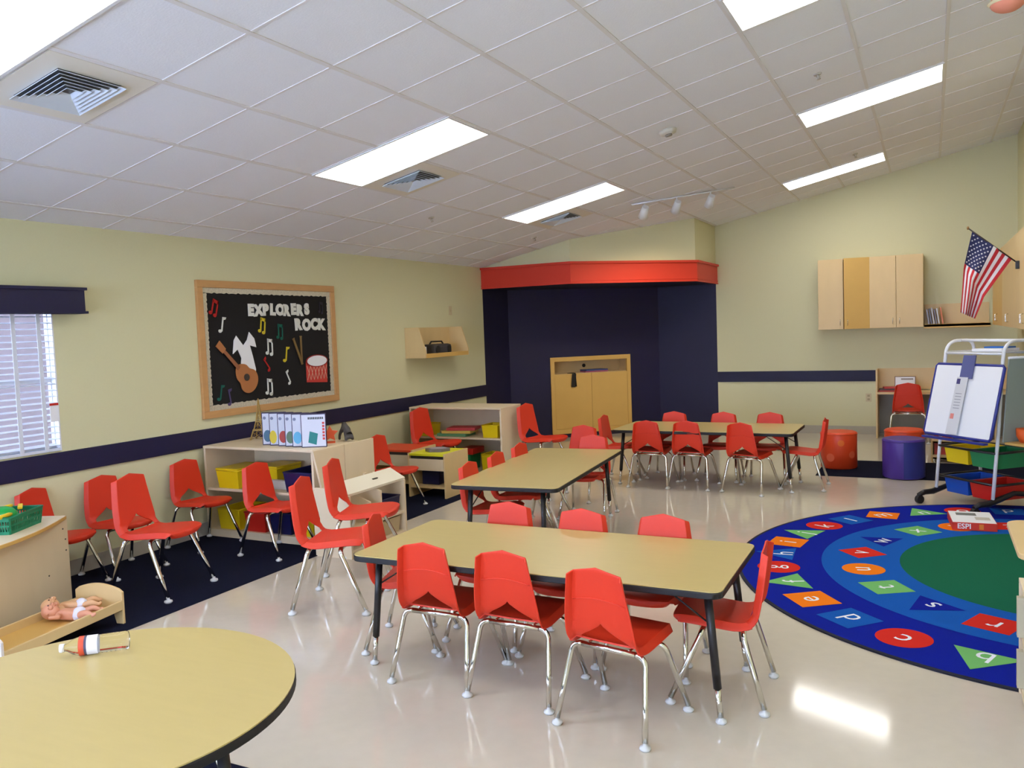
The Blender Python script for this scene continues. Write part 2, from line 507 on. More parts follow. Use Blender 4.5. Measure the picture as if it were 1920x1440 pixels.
b = MB(); b.lathe([(0.075, 0), (0.075, 0.014), (0.066, 0.03), (0.0, 0.04)], mat('detector', rgb(206, 200, 186), 0.5)); b.build('housing', t)
b = MB(); b.lathe([(0.03, 0.037), (0.03, 0.048), (0, 0.05)], mat('detector_vent', rgb(150, 144, 132), 0.5)); b.build('sensor', t)

# track light
TRA, TRB = Vector((2.47, 6.24, 0)), Vector((3.45, 7.16, 0))
TRA.z = cz(TRA.x)-0.006; TRB.z = cz(TRB.x)-0.006
t = thing('track_light', 'white ceiling track with three spotlights before the alcove', 'track light', TRA)
dirv = (TRB-TRA)
b = MB(); b.tube([(0, 0, -0.012), dirv+Vector((0, 0, -0.012))], 0.011, WHITEM, 6); b.build('track', t)
SPM = mat('spot_bulb', (1, 0.9, 0.7, 1), 0.4, emit=(1, 0.86, 0.62, 1), estr=0.0)
for k, fr in enumerate((0.12, 0.43, 0.76)):
    p = dirv*fr+Vector((0, 0, -0.02))
    aim = (Vector((-0.40, 0.52, -0.70))).normalized()
    q = p+Vector((0, 0, -0.09))
    b = MB()
    b.tube([p, p+Vector((0, 0, -0.05)), q], 0.01, WHITEM, 8)
    b.cyl(q-aim*0.06, q+aim*0.085, 0.038, 0.058, WHITEM, 18)
    sp = b.build('spotlight', t)
    b = MB(); b.cyl(q+aim*0.084, q+aim*0.088, 0.05, 0.05, SPM, 18); b.build('lens', sp)
    ld = bpy.data.lights.new('spot', 'SPOT'); ld.energy = 21; ld.color = (1, 0.86, 0.62); ld.spot_size = D2(78); ld.spot_blend = 0.8; ld.shadow_soft_size = 0.04
    lo = bpy.data.objects.new('spot_lamp', ld); C.objects.link(lo); lo.parent = t
    lo.location = q+aim*0.1
    lo.rotation_euler = aim.to_track_quat('-Z', 'Y').to_euler()

# paper ornament hanging at the top right corner
t = thing('paper_lantern', 'blurred coral paper ornament hanging at the top right corner', 'ornament', (5.97, 3.13, 3.58))
b = MB(); b.ball((0, 0, 0), 0.10, mat('coral_paper', rgb(226, 146, 122), 0.8), 20, sc=(1, 1, 0.62))
b.lathe([(0.098, -0.012), (0.112, 0), (0.098, 0.012)], mat('cream_fringe', rgb(222, 208, 170), 0.8), closed=False); b.build('paper_ball', t)
b = MB(); b.tube([(0, 0, 0.06), (0, 0, cz(5.97)-3.58-0.012)], 0.0015, PAPER, 5); b.build('string', t)

# ------------------------------------------------------------------ chairs
def lerp(a, b, t): return a+(b-a)*t
def prof_interp(keys, t):
    for k in range(len(keys)-1):
        if keys[k][0] <= t <= keys[k+1][0]:
            u = (t-keys[k][0])/(keys[k+1][0]-keys[k][0])
            # Catmull-Rom
            p0 = keys[max(k-1, 0)]; p1 = keys[k]; p2 = keys[k+1]; p3 = keys[min(k+2, len(keys)-1)]
            return [0.5*((2*p1[i])+(-p0[i]+p2[i])*u+(2*p0[i]-5*p1[i]+4*p2[i]-p3[i])*u*u+(-p0[i]+3*p1[i]-3*p2[i]+p3[i])*u**3) for i in range(1, len(p1))]
    return list(keys[-1][1:])
# local axes: +x is the way the sitter faces, y across, z up
SEATK = [(0.0, 0.196, 0.340, 0.118), (0.06, 0.202, 0.358, 0.140), (0.15, 0.190, 0.376, 0.160), (0.35, 0.125, 0.384, 0.174), (0.65, 0.0, 0.374, 0.176), (0.88, -0.09, 0.366, 0.174), (1.0, -0.128, 0.374, 0.172)]
BACKK = [(0.0, -0.128, 0.374, 0.172), (0.08, -0.148, 0.397, 0.172), (0.25, -0.160, 0.445, 0.169), (0.5, -0.172, 0.515, 0.160), (0.8, -0.184, 0.600, 0.145), (0.93, -0.190, 0.647, 0.137), (1.0, -0.193, 0.664, 0.132)]
TH = 0.007
def shell(rows, name, mater, parent):
    # rows: list of lists of (point, smooth) ; None marks holes between columns
    vs = []; idx = []
    for r in rows:
        rr_ = []
        for p in r:
            if p is None: rr_.append(None)
            else: rr_.append(len(vs)); vs.append(p)
        idx.append(rr_)
    bm = bmesh.new()
    V = [bm.verts.new(p) for p in vs]
    for a, c in zip(idx[:-1], idx[1:]):
        for k in range(len(a)-1):
            q = [a[k], a[k+1], c[k+1], c[k]]
            if any(x is None for x in q): continue
            q2 = []
            for x in q:
                if V[x] not in q2: q2.append(V[x])
            try: bm.faces.new(q2)
            except ValueError: pass
    bmesh.ops.remove_doubles(bm, verts=bm.verts[:], dist=1e-5)
    bmesh.ops.recalc_face_normals(bm, faces=bm.faces[:])
    up = sum(f.normal.z+f.normal.x for f in bm.faces)
    if up < 0: bmesh.ops.reverse_faces(bm, faces=bm.faces[:])
    for f in bm.faces: f.smooth = True
    me = bpy.data.meshes.new(name); bm.to_mesh(me); bm.free()
    me.materials.append(mater)
    o = bpy.data.objects.new(name, me); C.objects.link(o); o.parent = parent
    s = o.modifiers.new('thick', 'SOLIDIFY'); s.thickness = TH; s.offset = -1
    bv = o.modifiers.new('bev', 'BEVEL'); bv.width = 0.002; bv.segments = 2; bv.limit_method = 'ANGLE'; bv.angle_limit = D2(50)
    return o
def fold(keys, u, s, amt):      # side flanges fold away from the sitter, square to the profile
    a = abs(s)
    if a < 0.8: return Vector((0, 0, 0))
    p0 = prof_interp(keys, max(0, u-0.03)); p1 = prof_interp(keys, min(1, u+0.03))
    d = Vector((p1[0]-p0[0], 0, p1[1]-p0[1])).normalized()      # towards the top of the back
    wj = max(0, (u-0.75)/0.25) if keys is SEATK else max(0, 1-u/0.15)
    d = (d*(1-wj)+Vector((-0.62, 0, 0.78))*wj).normalized()      # both halves meet at the crease
    n = Vector((-d.z, 0, d.x))
    return n*amt*((a-0.8)/0.2)
def make_chair():
    t = thing('classroom_chair', '', 'chair')
    S = [-1, -0.93, -0.84, -0.8, -0.76, -0.58, -0.4, -0.2, 0, 0.2, 0.4, 0.58, 0.76, 0.8, 0.84, 0.93, 1]
    rows = []
    N = 16
    for k in range(N+1):
        u = k/N
        x, z, hw = prof_interp(SEATK, u)
        row = []
        for s in S:
            fo = fold(SEATK, u, s, 0.030)*min(1, u/0.2)
            sy = s if abs(s) < 0.8 else math.copysign(0.8+(abs(s)-0.8)*0.55, s)
            row.append(Vector((x-0.028*abs(s)**3*(1-min(1, u/0.3)), sy*hw*1.05, z-0.004*(1-s*s)))+fo)
        rows.append(row)
    shell(rows, 'seat', REDC, t)
    # backrest with the house-shaped hole at its foot
    SO = [0, 0.07, 0.16, 0.2, 0.24, 0.42, 0.6, 0.8, 1.0]        # outer columns
    rows = []
    N = 20; UA = 0.05; UB = 0.27
    for k in range(N+1):
        u = k/N
        x, z, hw = prof_interp(BACKK, u)
        if u <= UA: h = 0.60
        elif u < UB: h = 0.60*(1-((u-UA)/(UB-UA)))
        else: h = 0.0
        hw_ = hw
        row = []
        half = []
        for q in SO:
            s = 1-q*(1-h)      # 1 at the outer edge to h at the inner
            half.append(s)
        for s in [-v for v in half]+[None]+half[::-1]:
            if s is None:
                row.append(None); continue
            pk = 0.0
            if u > 0.8: pk = (u-0.8)/0.2*0.030*(1-abs(s))
            sy = s if abs(s) < 0.8 else math.copysign(0.8+(abs(s)-0.8)*0.55, s)
            row.append(Vector((x+0.005*min(1, abs(s)/0.8)**2, sy*hw_*1.05, z+pk))+fold(BACKK, u, s, 0.030))
        rows.append(row)
    back = shell(rows, 'backrest', REDC, t)
    # raised rib across the rear of the backrest
    b = MB()
    pts = []
    for k in range(13):
        s = -0.74+1.48*k/12
        x, z, hw = prof_interp(BACKK, 0.66-0.10*s*s)
        pts.append((x+0.004*s*s-TH-0.0005, s*hw*1.05, z))
    b.tube(pts, 0.003, REDC, 6); b.build('rib', back)
    # frame
    R = 0.0122
    ZB = 0.333
    def bar(xc, sgn, nm):
        b = MB()
        b.tube([(xc, -0.125, ZB), (xc, 0.125, ZB)], R, CHROME, 12)
        o = b.build(nm, t)
        return o
    bar(-0.112, -1, 'crossbar'); bar(0.055, 1, 'crossbar')
    for yy in (-0.095, 0.095):
        b = MB(); b.tube([(-0.112, yy, ZB+0.008), (0.055, yy, ZB+0.008)], 0.006, CHROME, 8); b.build('seat_rail', t)
    for xc, xf in ((-0.112, -0.200), (0.055, 0.195)):
        for sy in (-1, 1):
            top = Vector((xc, sy*0.125, ZB)); foot = Vector((xf, sy*0.205, 0.028))
            knee = Vector((lerp(xc, xf, 0.10), sy*0.174, ZB-0.034))
            pts = [top]
            for q in (0.2, 0.4, 0.6, 0.8):   # bend
                c = Vector((xc, sy*0.164, ZB))
                pts.append((1-q)**2*top+2*q*(1-q)*c+q*q*knee)
            pts += [knee, knee.lerp(foot, 0.5), foot]
            b = MB(); b.tube(pts, R, CHROME, 12); leg = b.build('leg', t)
            b = MB(); d = foot
            b.lathe([(0.007, 0.034), (0.009, 0.02), (0.022, 0.014), (0.0235, 0.006), (0.018, 0.0)], GLIDE, 16, T=Matrix.Translation((d.x, d.y, 0.0)))
            b.build('glide', leg)
    return t
chair0 = make_chair()
used = False
def chair(x, y, deg, label, group, scale=1.0, z=0.0):
    global used
    c = chair0 if not used else dup(chair0)
    used = True
    if x < 1.2: z += 0.006
    s = (scale, scale, scale) if isinstance(scale, (int, float)) else scale
    place(c, (x, y, z), D2(deg), label, group, s)
G1 = 'red chairs around the nearest rectangular table'
G2 = 'red chairs around the middle rectangular table'
G3 = 'red chairs around the far rectangular table'
G4 = 'loose red chairs beside the left wall'
chair(3.44, 0.305, 90, 'red chair backing the camera, leftmost on the near side of the front table', G1)
chair(3.86, 0.30, 88, 'red chair backing the camera, middle of the near side of the front table', G1)
chair(4.365, 0.18, 80, 'red chair turned slightly out, nearest the front table corner leg', G1)
chair(3.41, 0.85, -90, 'red chair behind the front table, leftmost of the far side three', G1)
chair(3.87, 0.80, -90, 'red chair behind the front table, middle of the far side three', G1)
chair(4.315, 0.80, -90, 'red chair behind the front table, rightmost of the far side three', G1)
chair(3.035, 0.60, 18, 'red chair at the left end of the front table', G1)
chair(4.69, 0.60, 184, 'red chair at the right end of the front table beside the rug', G1)
chair(2.66, 2.27, 2, 'red chair on the left side of the middle table, nearest the camera', G2)
chair(2.63, 2.77, 2, 'red chair on the left side of the middle table, second from camera', G2)
chair(2.59, 3.27, 0, 'red chair on the left side of the middle table, farthest one', G2)
chair(2.84, 3.68, -86, 'red chair tucked under the far end of the middle table', G2)
chair(2.46, 4.36, -92, 'red chair standing behind the far end of the middle table', G2)
chair(2.96, 5.22, 90, 'red chair on the near side of the far table, leftmost', G3)
chair(3.38, 5.24, 86, 'red chair on the near side of the far table, middle', G3)
chair(3.96, 5.16, 74, 'red chair turned sideways, rightmost on near side of far table', G3)
chair(3.00, 5.72, -90, 'red chair behind the far table in front of navy wall', G3)
chair(3.54, 5.72, -90, 'red chair behind the far table, middle one of its far side', G3)
chair(4.02, 5.74, -90, 'red chair behind the far table, nearest the cream wall right', G3)
chair(2.53, 5.49, 0, 'red chair at the left end of the far table', G3)
chair(4.415, 5.50, 180, 'red chair at the right end of far table beside orange ottoman', G3)
chair(0.95, 0.76, 10, 'large red chair on carpet, front one of the pair near the toy bed', G4, 1.13)
chair(0.27, 1.00, -2, 'small red chair against wall, half hidden behind the large chair', G4)
chair(0.27, 1.76, -4, 'small red chair by the wall left of the bookshelf', G4)
chair(1.02, 1.79, -2, 'small red chair in front of the bookshelf with yellow bins', G4)
chair(2.25, 0.99, 20, 'large red chair on bare floor, nearest the left end of front table', G4, 1.15)
chair(1.93, 1.69, 20, 'large red chair in front of the tilted display lid', G4, 1.14)
chair(0.24, 0.53, 12, 'small red chair hidden behind the toy counter', G4)
chair(0.97, 3.45, -4, 'small red chair between display stand and yellow topped table', G4)
chair(0.62, 4.80, -6, 'red chair between the play tables and the toy bookshelf', G4, 1.18)
chair(1.64, 5.42, -8, 'red chair right of the toy bookshelf before the navy wall', G4, 1.18)
chair(5.27, 8.98, 90, 'red chair pushed up to the wooden desk on far wall', 'red chairs at the wooden wall desk', 1.14)
chair(5.78, 9.00, 90, 'red chair at the desk, mostly hidden behind the whiteboard', 'red chairs at the wooden wall desk', 1.14)

# ------------------------------------------------------------------ tables
def table_leg(t, x, y, dx, dy, h):
    top = Vector((x, y, h-0.03)); foot = Vector((x+dx, y+dy, 0.0))
    mid = top.lerp(foot, 0.74)
    b = MB(); b.tube([top, mid], 0.0175, BLACK, 14)
    b.box(x-0.045, x+0.045, y-0.045, y+0.045, h-0.036, h-0.030, BLACK)
    leg = b.build('leg', t)
    b = MB(); b.tube([mid, top.lerp(foot, 0.955)], 0.0125, CHROME, 12); b.build('leg_insert', leg)
    b = MB(); b.lathe([(0.008, 0.04), (0.010, 0.02), (0.022, 0.014), (0.0235, 0.006), (0.018, 0.0)], GLIDE, 16, T=Matrix.Translation((foot.x, foot.y, 0))); b.build('glide', leg)
def rect_table(x, y, deg, label, L=1.80, W=0.80, h=0.585):
    t = thing('activity_table', label, 'table', (x, y, 0), D2(deg), 'rectangular activity tables')
    b = MB(); b.prism(rrect(L-0.006, W-0.006, 0.047), h-0.004, h, LAM); b.build('table_top', t)
    b = MB(); b.prism(rrect(L, W, 0.05), h-0.032, h-0.004, BLACKR); b.build('edge_band', t, bevel=0.005)
    for sx in (-1, 1):
        for sy in (-1, 1):
            table_leg(t, sx*(L/2-0.085), sy*(W/2-0.13), sx*0.05, sy*0.015, h)
            b = MB(); b.tube([(sx*(L/2-0.085), sy*(W/2-0.13), h-0.17), (sx*(L/2-0.30), sy*(W/2-0.16), h-0.034)], 0.004, BLACK, 6); b.build('brace', t)
    return t
rect_table(3.885, 0.555, 0.6, 'long tan table nearest the camera with chairs all around')
rect_table(2.825, 2.83, 95, 'long tan table in the middle of the room pointing away')
rect_table(3.48, 5.45, -0.8, 'long tan table farthest away near the navy alcove')
t = thing('round_table', 'round tan table with black edge in the foreground', 'table', (3.255, -1.48, 0.006))
h = 0.584; n = 96; r = 0.612
b = MB(); b.prism([((r-0.003)*math.cos(2*PI*k/n), (r-0.003)*math.sin(2*PI*k/n)) for k in range(n)], h-0.004, h, LAM); b.build('table_top', t)
b = MB(); b.prism([(r*math.cos(2*PI*k/n), r*math.sin(2*PI*k/n)) for k in range(n)], h-0.032, h-0.004, BLACKR); b.build('edge_band', t, bevel=0.004)
for a in (5, 95, 185, 275):
    c, s_ = math.cos(D2(a)), math.sin(D2(a))
    table_leg(t, c*0.50, s_*0.50, c*0.05, s_*0.05, h)

# water bottle lying on the round table
t = thing('water_bottle', 'empty clear water bottle lying on the round table', 'bottle', (2.945, -1.215, 0.59+0.032))
BT = Matrix.Rotation(math.atan2(0.139, 0.147), 4, 'Z') @ Matrix.Rotation(PI/2, 4, 'Y')
prof = [(0.0, 0.108), (0.018, 0.104), (0.029, 0.108), (0.032, 0.100)]
for k in range(6): prof += [(0.032, 0.095-0.014*k), (0.0295, 0.088-0.014*k)]
prof += [(0.032, 0.01), (0.032, -0.045), (0.026, -0.068), (0.014, -0.085), (0.012, -0.095)]
b = MB(); b.lathe(prof, GLASSC, 28, T=BT); b.build('bottle_body', t)
b = MB(); b.lathe([(0.0325, -0.045), (0.0325, 0.012)], mat('bottle_label', rgb(226, 226, 232), 0.5), 28, T=BT, closed=False)
b.lathe([(0.0328, -0.047), (0.0328, -0.030)], mat('bottle_label_red', rgb(206, 78, 48), 0.5), 28, T=BT, closed=False); 
b.lathe([(0.0328, -0.030), (0.0328, -0.022)], mat('bottle_label_navy', rgb(70, 70, 96), 0.5), 28, T=BT, closed=False); b.build('bottle_label', t)
b = MB(); b.lathe([(0.0, -0.11), (0.0145, -0.109), (0.0145, -0.094), (0.0, -0.094)], WHITE, 18, T=BT); b.build('cap', t)

# ------------------------------------------------------------------ alphabet rug
RC = Vector((6.35, 3.035)); 
def rug():
    RD = mat('rug_navy', rgb(12, 30, 146), 0.95, noise=0.15, scale=200, bump=0.4, spec=0.1)
    RB = mat('rug_blue', rgb(22, 88, 176), 0.95, noise=0.12, scale=200, bump=0.4, spec=0.1)
    RG = mat('rug_green', rgb(24, 100, 72), 0.95, noise=0.15, scale=200, bump=0.4, spec=0.1)
    RK = mat('rug_binding', rgb(24, 28, 46), 0.9)
    RL = mat('rug_lime', rgb(112, 178, 104), 0.95, noise=0.08, scale=200, spec=0.1)
    RR = mat('rug_red', rgb(206, 44, 34), 0.95, noise=0.08, scale=200, spec=0.1)
    RO = mat('rug_orange', rgb(236, 122, 24), 0.95, noise=0.08, scale=200, spec=0.1)
    RW = mat('rug_white', rgb(228, 232, 240), 0.95, spec=0.1)
    b = MB()
    def arc(r, n=72): return [(r*math.cos(D2(90+180*k/n)), r*math.sin(D2(90+180*k/n))) for k in range(n+1)]
    b.prism(arc(2.05), 0.0, 0.0095, RK)
    def flat(poly, z, m): b.add([(x, y, z) for x, y in poly], [list(range(len(poly)))], m)
    flat(arc(2.03), 0.010, RD); flat(arc(1.50), 0.0104, RB); flat(arc(1.01), 0.0108, RG)
    spec = [('b', 250.1, 1, 'T', RL), ('c', 238, 1, 'C', RR), ('d', 226.8, 1, 'S', RB), ('e', 215.7, 1, 'S', RO), ('f', 204.5, 1, 'T', RL), ('g', 194.2, 1, 'C', RR),
            ('h', 183, 1, 'T', RB), ('i', 172.4, 1, 'S', RO), ('j', 162.2, 1, 'T', RL), ('k', 152.2, 1, 'C', RR), ('l', 142, 1, 'S', RB), ('m', 131.2, 1, 'S', RO),
            ('n', 119.8, 1, 'T', RL), ('o', 109.2, 1, 'C', RR), ('p', 98, 1, 'S', RB), ('a', 261, 1, 'S', RO),
            ('r', 245.3, 0, 'S', RR), ('s', 228.6, 0, 'T', RD), ('t', 211.9, 0, 'S', RL), ('u', 194.4, 0, 'C', RO), ('v', 175.3, 0, 'S', RR), ('w', 157.1, 0, 'T', RD),
            ('x', 136.5, 0, 'S', RL), ('y', 120.7, 0, 'C', RO), ('z', 103, 0, 'S', RR), ('q', 261, 0, 'C', RO)]
    for ch, ang, outer, shp, m in spec:
        r = 1.785 if outer else 1.255
        s = 0.122 if outer else 0.118
        a = D2(ang)
        T = Matrix.Translation((r*math.cos(a), r*math.sin(a), 0)) @ Matrix.Rotation(a-PI/2, 4, 'Z')    # local +y points outwards
        if shp == 'S': poly = [(-s, -s), (s, -s), (s, s), (-s, s)]
        elif shp == 'C': poly = [(s*1.12*math.cos(2*PI*k/32), s*1.12*math.sin(2*PI*k/32)) for k in range(32)]
        else: poly = [(-s*1.3, -s*0.85), (s*1.3, -s*0.85), (0, s*1.3)]
        if ch in 'vm': poly = [(0, -s*1.35), (s*1.35, 0), (0, s*1.35), (-s*1.35, 0)]
        zz = 0.0114
        b.add([(x, y, zz) for x, y in poly], [list(range(len(poly)))], m, T=T)
        vs, fs = text_geo(ch, 0.19, 0, 0.0)
        cy_ = (max(v.y for v in vs)+min(v.y for v in vs))/2; cx_ = (max(v.x for v in vs)+min(v.x for v in vs))/2
        dy = -0.25*s if shp == 'T' else 0
        b.add([(v.x-cx_, v.y-cy_+dy, 0.0120) for v in vs], fs, RW, T=T)
    o = b.build('alphabet_rug', merge=False)
    o.location = (RC.x, RC.y, 0)
    tag(o, 'half-round blue rug with alphabet letters and green centre', 'rug')
rug()
t = thing('book_box', 'red and white boxed set lying on the alphabet rug', 'box', (5.81, 4.22, 0.012), D2(4))
t2 = MB(); t2.box(-0.15, 0.15, -0.2, 0.2, 0, 0.06, mat('box_red', rgb(208, 52, 36), 0.5), bev=0.003); t2.build('box_body', t)
b = MB(); b.box(-0.146, 0.146, -0.196, 0.196, 0.06, 0.0615, PAPER)
b.box(-0.10, 0.04, 0.05, 0.14, 0.0615, 0.0622, mat('box_print', rgb(120, 120, 118), 0.7)); b.box(0.02, 0.12, -0.1, 0.0, 0.0615, 0.0622, mat('box_print2', rgb(196, 190, 180), 0.7)); b.build('box_cover', t)
vs, fs = text_geo('ESPI', 0.055, 0, 0.001)
b = MB(); b.add(vs, fs, PAPER, T=T3((-0.07, -0.2008, 0.03), rx=PI/2)); b.build('box_lettering', t)
b = MB(); b.box(0.03, 0.06, -0.2012, -0.2, 0.01, 0.05, mat('box_orange', rgb(232, 132, 40), 0.5)); b.build('box_emblem', t)

# ------------------------------------------------------------------ bulletin board (left wall)
BM_ = Matrix(((0, 0, 1, 0), (1, 0, 0, 0), (0, 1, 0, 0), (0, 0, 0, 1)))    # local (x right, y up, z out) -> wall (y, z, x)
BOY0, BOY1, BOZ0, BOZ1 = 2.055, 3.87, 0.99, 2.17
bc = Vector((0, (BOY0+BOY1)/2, (BOZ0+BOZ1)/2))
board = thing('bulletin_board', 'oak framed black bulletin board with music cutouts on left wall', 'bulletin board', bc)
hw, hh = (BOY1-BOY0)/2, (BOZ1-BOZ0)/2
b = MB(); f = 0.062
for x0, x1, y0, y1 in ((-hw, hw, -hh, -hh+f), (-hw, hw, hh-f, hh), (-hw, -hw+f, -hh+f, hh-f), (hw-f, hw, -hh+f, hh-f)):
    b.box(x0, x1, y0, y1, 0, 0.03, OAK, T=BM_, bev=0.004)
b.build('frame', board)
b = MB(); b.box(-hw+f, hw-f, -hh+f, hh-f, 0, 0.012, CHALK, T=BM_); b.build('backing_paper', board)
b = MB()
iw, ih = hw-f, hh-f
def scal(x0, x1, fixed, inner, horiz):
    n = 60
    pts = []
    for k in range(n+1):
        q = x0+(x1-x0)*k/n
        a = abs(math.sin(PI*k/2.5))*0.010
        pts.append((q, a))
    for k in range(n):
        (a0, w0), (a1, w1) = pts[k], pts[k+1]
        if horiz: quad = [(a0, fixed), (a1, fixed), (a1, inner+(w1 if inner > fixed else -w1)), (a0, inner+(w0 if inner > fixed else -w0))]
        else: quad = [(fixed, a0), (fixed, a1), (inner+(w1 if inner > fixed else -w1), a1), (inner+(w0 if inner > fixed else -w0), a0)]
        b.prism(quad, 0.012, 0.0145, SILV, T=BM_)
scal(-iw, iw, -ih, -ih+0.04, True); scal(-iw, iw, ih, ih-0.04, True); scal(-ih+0.041, ih-0.041, -iw, -iw+0.045, False); scal(-ih+0.041, ih-0.041, iw, iw-0.045, False)
b.build('scalloped_border', board)
WLET = mat('paper_letter', rgb(222, 222, 214), 0.8)
def letters(word, y0, y1, z, size, tilt=0):
    for k, ch in enumerate(word):
        vs, fs = text_geo(ch, size, 0.003, 0.010)
        yy = y0+(y1-y0)*k/(len(word)-1)
        cx_ = (max(v.x for v in vs)+min(v.x for v in vs))/2; cy_ = (max(v.y for v in vs)+min(v.y for v in vs))/2
        b = MB(); b.add([(v.x-cx_, v.y-cy_, v.z) for v in vs], fs, WLET, T=BM_ @ Matrix.Rotation(D2(random.uniform(-6, 6)+tilt), 4, 'Z'))
        o = b.build('letter', board); o.location = (0.018, yy-bc.y, z-bc.z+random.uniform(-.008, .008))
letters('EXPLORERS', 2.68, 3.44, 1.925, 0.135, 2)
letters('ROCK', 3.31, 3.66, 1.785, 0.145, 2)

def cutout(name, label, cat, y, z, polys, rot=0, group=None, th=0.006):
    t = thing(name, label, cat, (0.0135, y, z), 0, group)
    for nm, poly, m, zo in polys:
        b = MB(); b.prism(poly, zo, zo+th, m, T=BM_ @ Matrix.Rotation(D2(rot), 4, 'Z')); b.build(nm, t)
    return t
def note_poly1(s):      # one quaver, as polygon pieces
    head = [(-0.3*s+0.22*s*math.cos(a)-0.0*s, -0.7*s+0.17*s*math.sin(a)) for a in [2*PI*k/20 for k in range(20)]]
    stem = [(-0.15*s, -0.7*s), (0.0*s, -0.7*s), (0.08*s, 0.75*s), (-0.07*s, 0.78*s)]
    flag = [(-0.07*s, 0.78*s), (0.06*s, 0.48*s), (0.34*s, 0.58*s), (0.42*s, 0.8*s)]
    return [head, stem, flag]
def note_poly2(s):
    out = []
    for dx, dy in ((-0.45*s, -0.1*s), (0.15*s, -0.25*s)):
        out.append([(dx+0.22*s*math.cos(a), dy-0.55*s+0.18*s*math.sin(a)) for a in [2*PI*k/20 for k in range(20)]])
        out.append([(dx+0.08*s, dy-0.55*s), (dx+0.23*s, dy-0.55*s), (dx+0.26*s, 0.72*s), (dx+0.11*s, 0.78*s)])
    out.append([(-0.34*s, 0.84*s), (0.41*s, 0.70*s), (0.41*s, 0.36*s), (-0.34*s, 0.52*s)])
    return out
def note(kind, y, z, m, label, s=0.085, rot=0):
    b = MB()
    for p in (note_poly2 if kind == 2 else note_poly1)(s):
        b.prism(p, 0, 0.006, m, T=BM_ @ Matrix.Rotation(D2(rot), 4, 'Z'))
    o = b.build('music_note', merge=False); o.location = (0.0135, y, z)
    tag(o, label, 'music note', 'paper music notes on the bulletin board')
NY = mat('note_yellow', rgb(214, 190, 40), 0.8); NR = mat('note_red', rgb(178, 28, 22), 0.8); NG = mat('note_green', rgb(16, 96, 80), 0.8); NP = mat('note_purple', rgb(82, 68, 108), 0.8); NK = mat('note_dark', rgb(44, 40, 54), 0.8)
note(2, 2.25, 1.94, NR, 'red paper double note in the top left board corner', rot=-14)
note(1, 2.33, 1.79, WLET, 'white paper note left of the yellow double note', rot=-8)
note(2, 2.82, 1.78, NY, 'yellow paper double note below the first letters', rot=-6)
note(2, 3.05, 1.72, NG, 'green paper double note near the board centre')
note(2, 3.66, 1.95, NK, 'dark grey paper double note right of the title', s=0.07)
note(2, 2.90, 1.58, WLET, 'white paper double note right of the white shirt', s=0.09)
note(1, 3.12, 1.50, NY, 'yellow paper single note near the drumsticks', s=0.09, rot=-6)
note(1, 2.85, 1.42, NR, 'red paper note tilted beside the guitar body', s=0.08, rot=42)
note(2, 2.87, 1.21, WLET, 'white paper double note lowest on the board', s=0.09)
note(1, 3.13, 1.28, WLET, 'white paper single note lower right of centre', s=0.08, rot=30)
note(1, 2.27, 1.20, NG, 'green paper note in the bottom left corner', s=0.085, rot=-8)
note(1, 2.37, 1.155, NP, 'purple paper note in the bottom left corner', s=0.085, rot=12)
GB = mat('guitar_wood', rgb(176, 112, 66), 0.5); GD = mat('guitar_dark', rgb(62, 52, 48), 0.6); GN = mat('guitar_neck', rgb(150, 92, 60), 0.5)
body = []
for k in range(40):
    a = 2*PI*k/40
    y_ = math.cos(a); x_ = math.sin(a)
    wdt = 0.115+0.03*math.cos(a)*-1 - 0.022*math.exp(-((y_-0.15)/0.25)**2)
    body.append((x_*wdt, 0.15*y_))
cutout('paper_guitar', 'brown paper guitar on the bulletin board', 'guitar', 2.57, 1.315, [('guitar_body', body, GB, 0.006), ('sound_hole', [(0.032*math.cos(2*PI*k/20), 0.032*math.sin(2*PI*k/20)) for k in range(20)], GD, 0.0125),
    ('guitar_neck', [(-0.018, 0.12), (0.018, 0.12), (0.015, 0.36), (-0.015, 0.36)], GN, 0.0125), ('guitar_head', [(-0.028, 0.35), (0.028, 0.35), (0.034, 0.45), (-0.034, 0.45)], GB, 0.0128)], rot=46)
sh = [(-0.02, -0.20), (0.10, -0.22), (0.12, -0.08), (0.09, 0.04), (0.06, 0.14), (0.14, 0.12), (0.12, 0.20), (0.06, 0.26), (0.03, 0.19), (-0.02, 0.14), (-0.10, 0.23), (-0.13, 0.19), (-0.15, 0.07), (-0.09, 0.11), (-0.05, 0.03), (-0.07, -0.08)]
cutout('paper_shirt', 'white crumpled paper shirt behind the paper guitar', 'paper cutout', 2.58, 1.46, [('shirt', sh, PAPER, 0.0)])
DR = mat('drum_red', rgb(196, 58, 48), 0.7)
ell = [(0.165*math.cos(2*PI*k/28), 0.062*math.sin(2*PI*k/28)) for k in range(28)]
t = cutout('paper_drum', 'red and white paper drum on the bulletin board', 'drum', 3.55, 1.33, [('drum_shell', [(-0.16, -0.12), (0.15, -0.14), (0.16, 0.06), (-0.16, 0.08)], DR, 0.0)])
b = MB(); b.prism([(x, y+0.085) for x, y in ell], 0.006, 0.011, mat('drum_rim', rgb(150, 30, 26), 0.6), T=BM_); b.prism([(x*0.9, y*0.85+0.085) for x, y in ell], 0.011, 0.014, PAPER, T=BM_); b.build('drum_head', t)
b = MB()
for k in range(6):
    x0 = -0.15+0.05*k
    for sx in (1, -1):
        xa, xb = (x0, x0+0.05) if sx > 0 else (x0+0.05, x0)
        b.tube([(xa, 0.04, 0.0065), (xb, -0.10, 0.0065)], 0.0025, mat('drum_cord', rgb(224, 190, 160), 0.7), 5, T=BM_)
b.build('drum_cord', t)
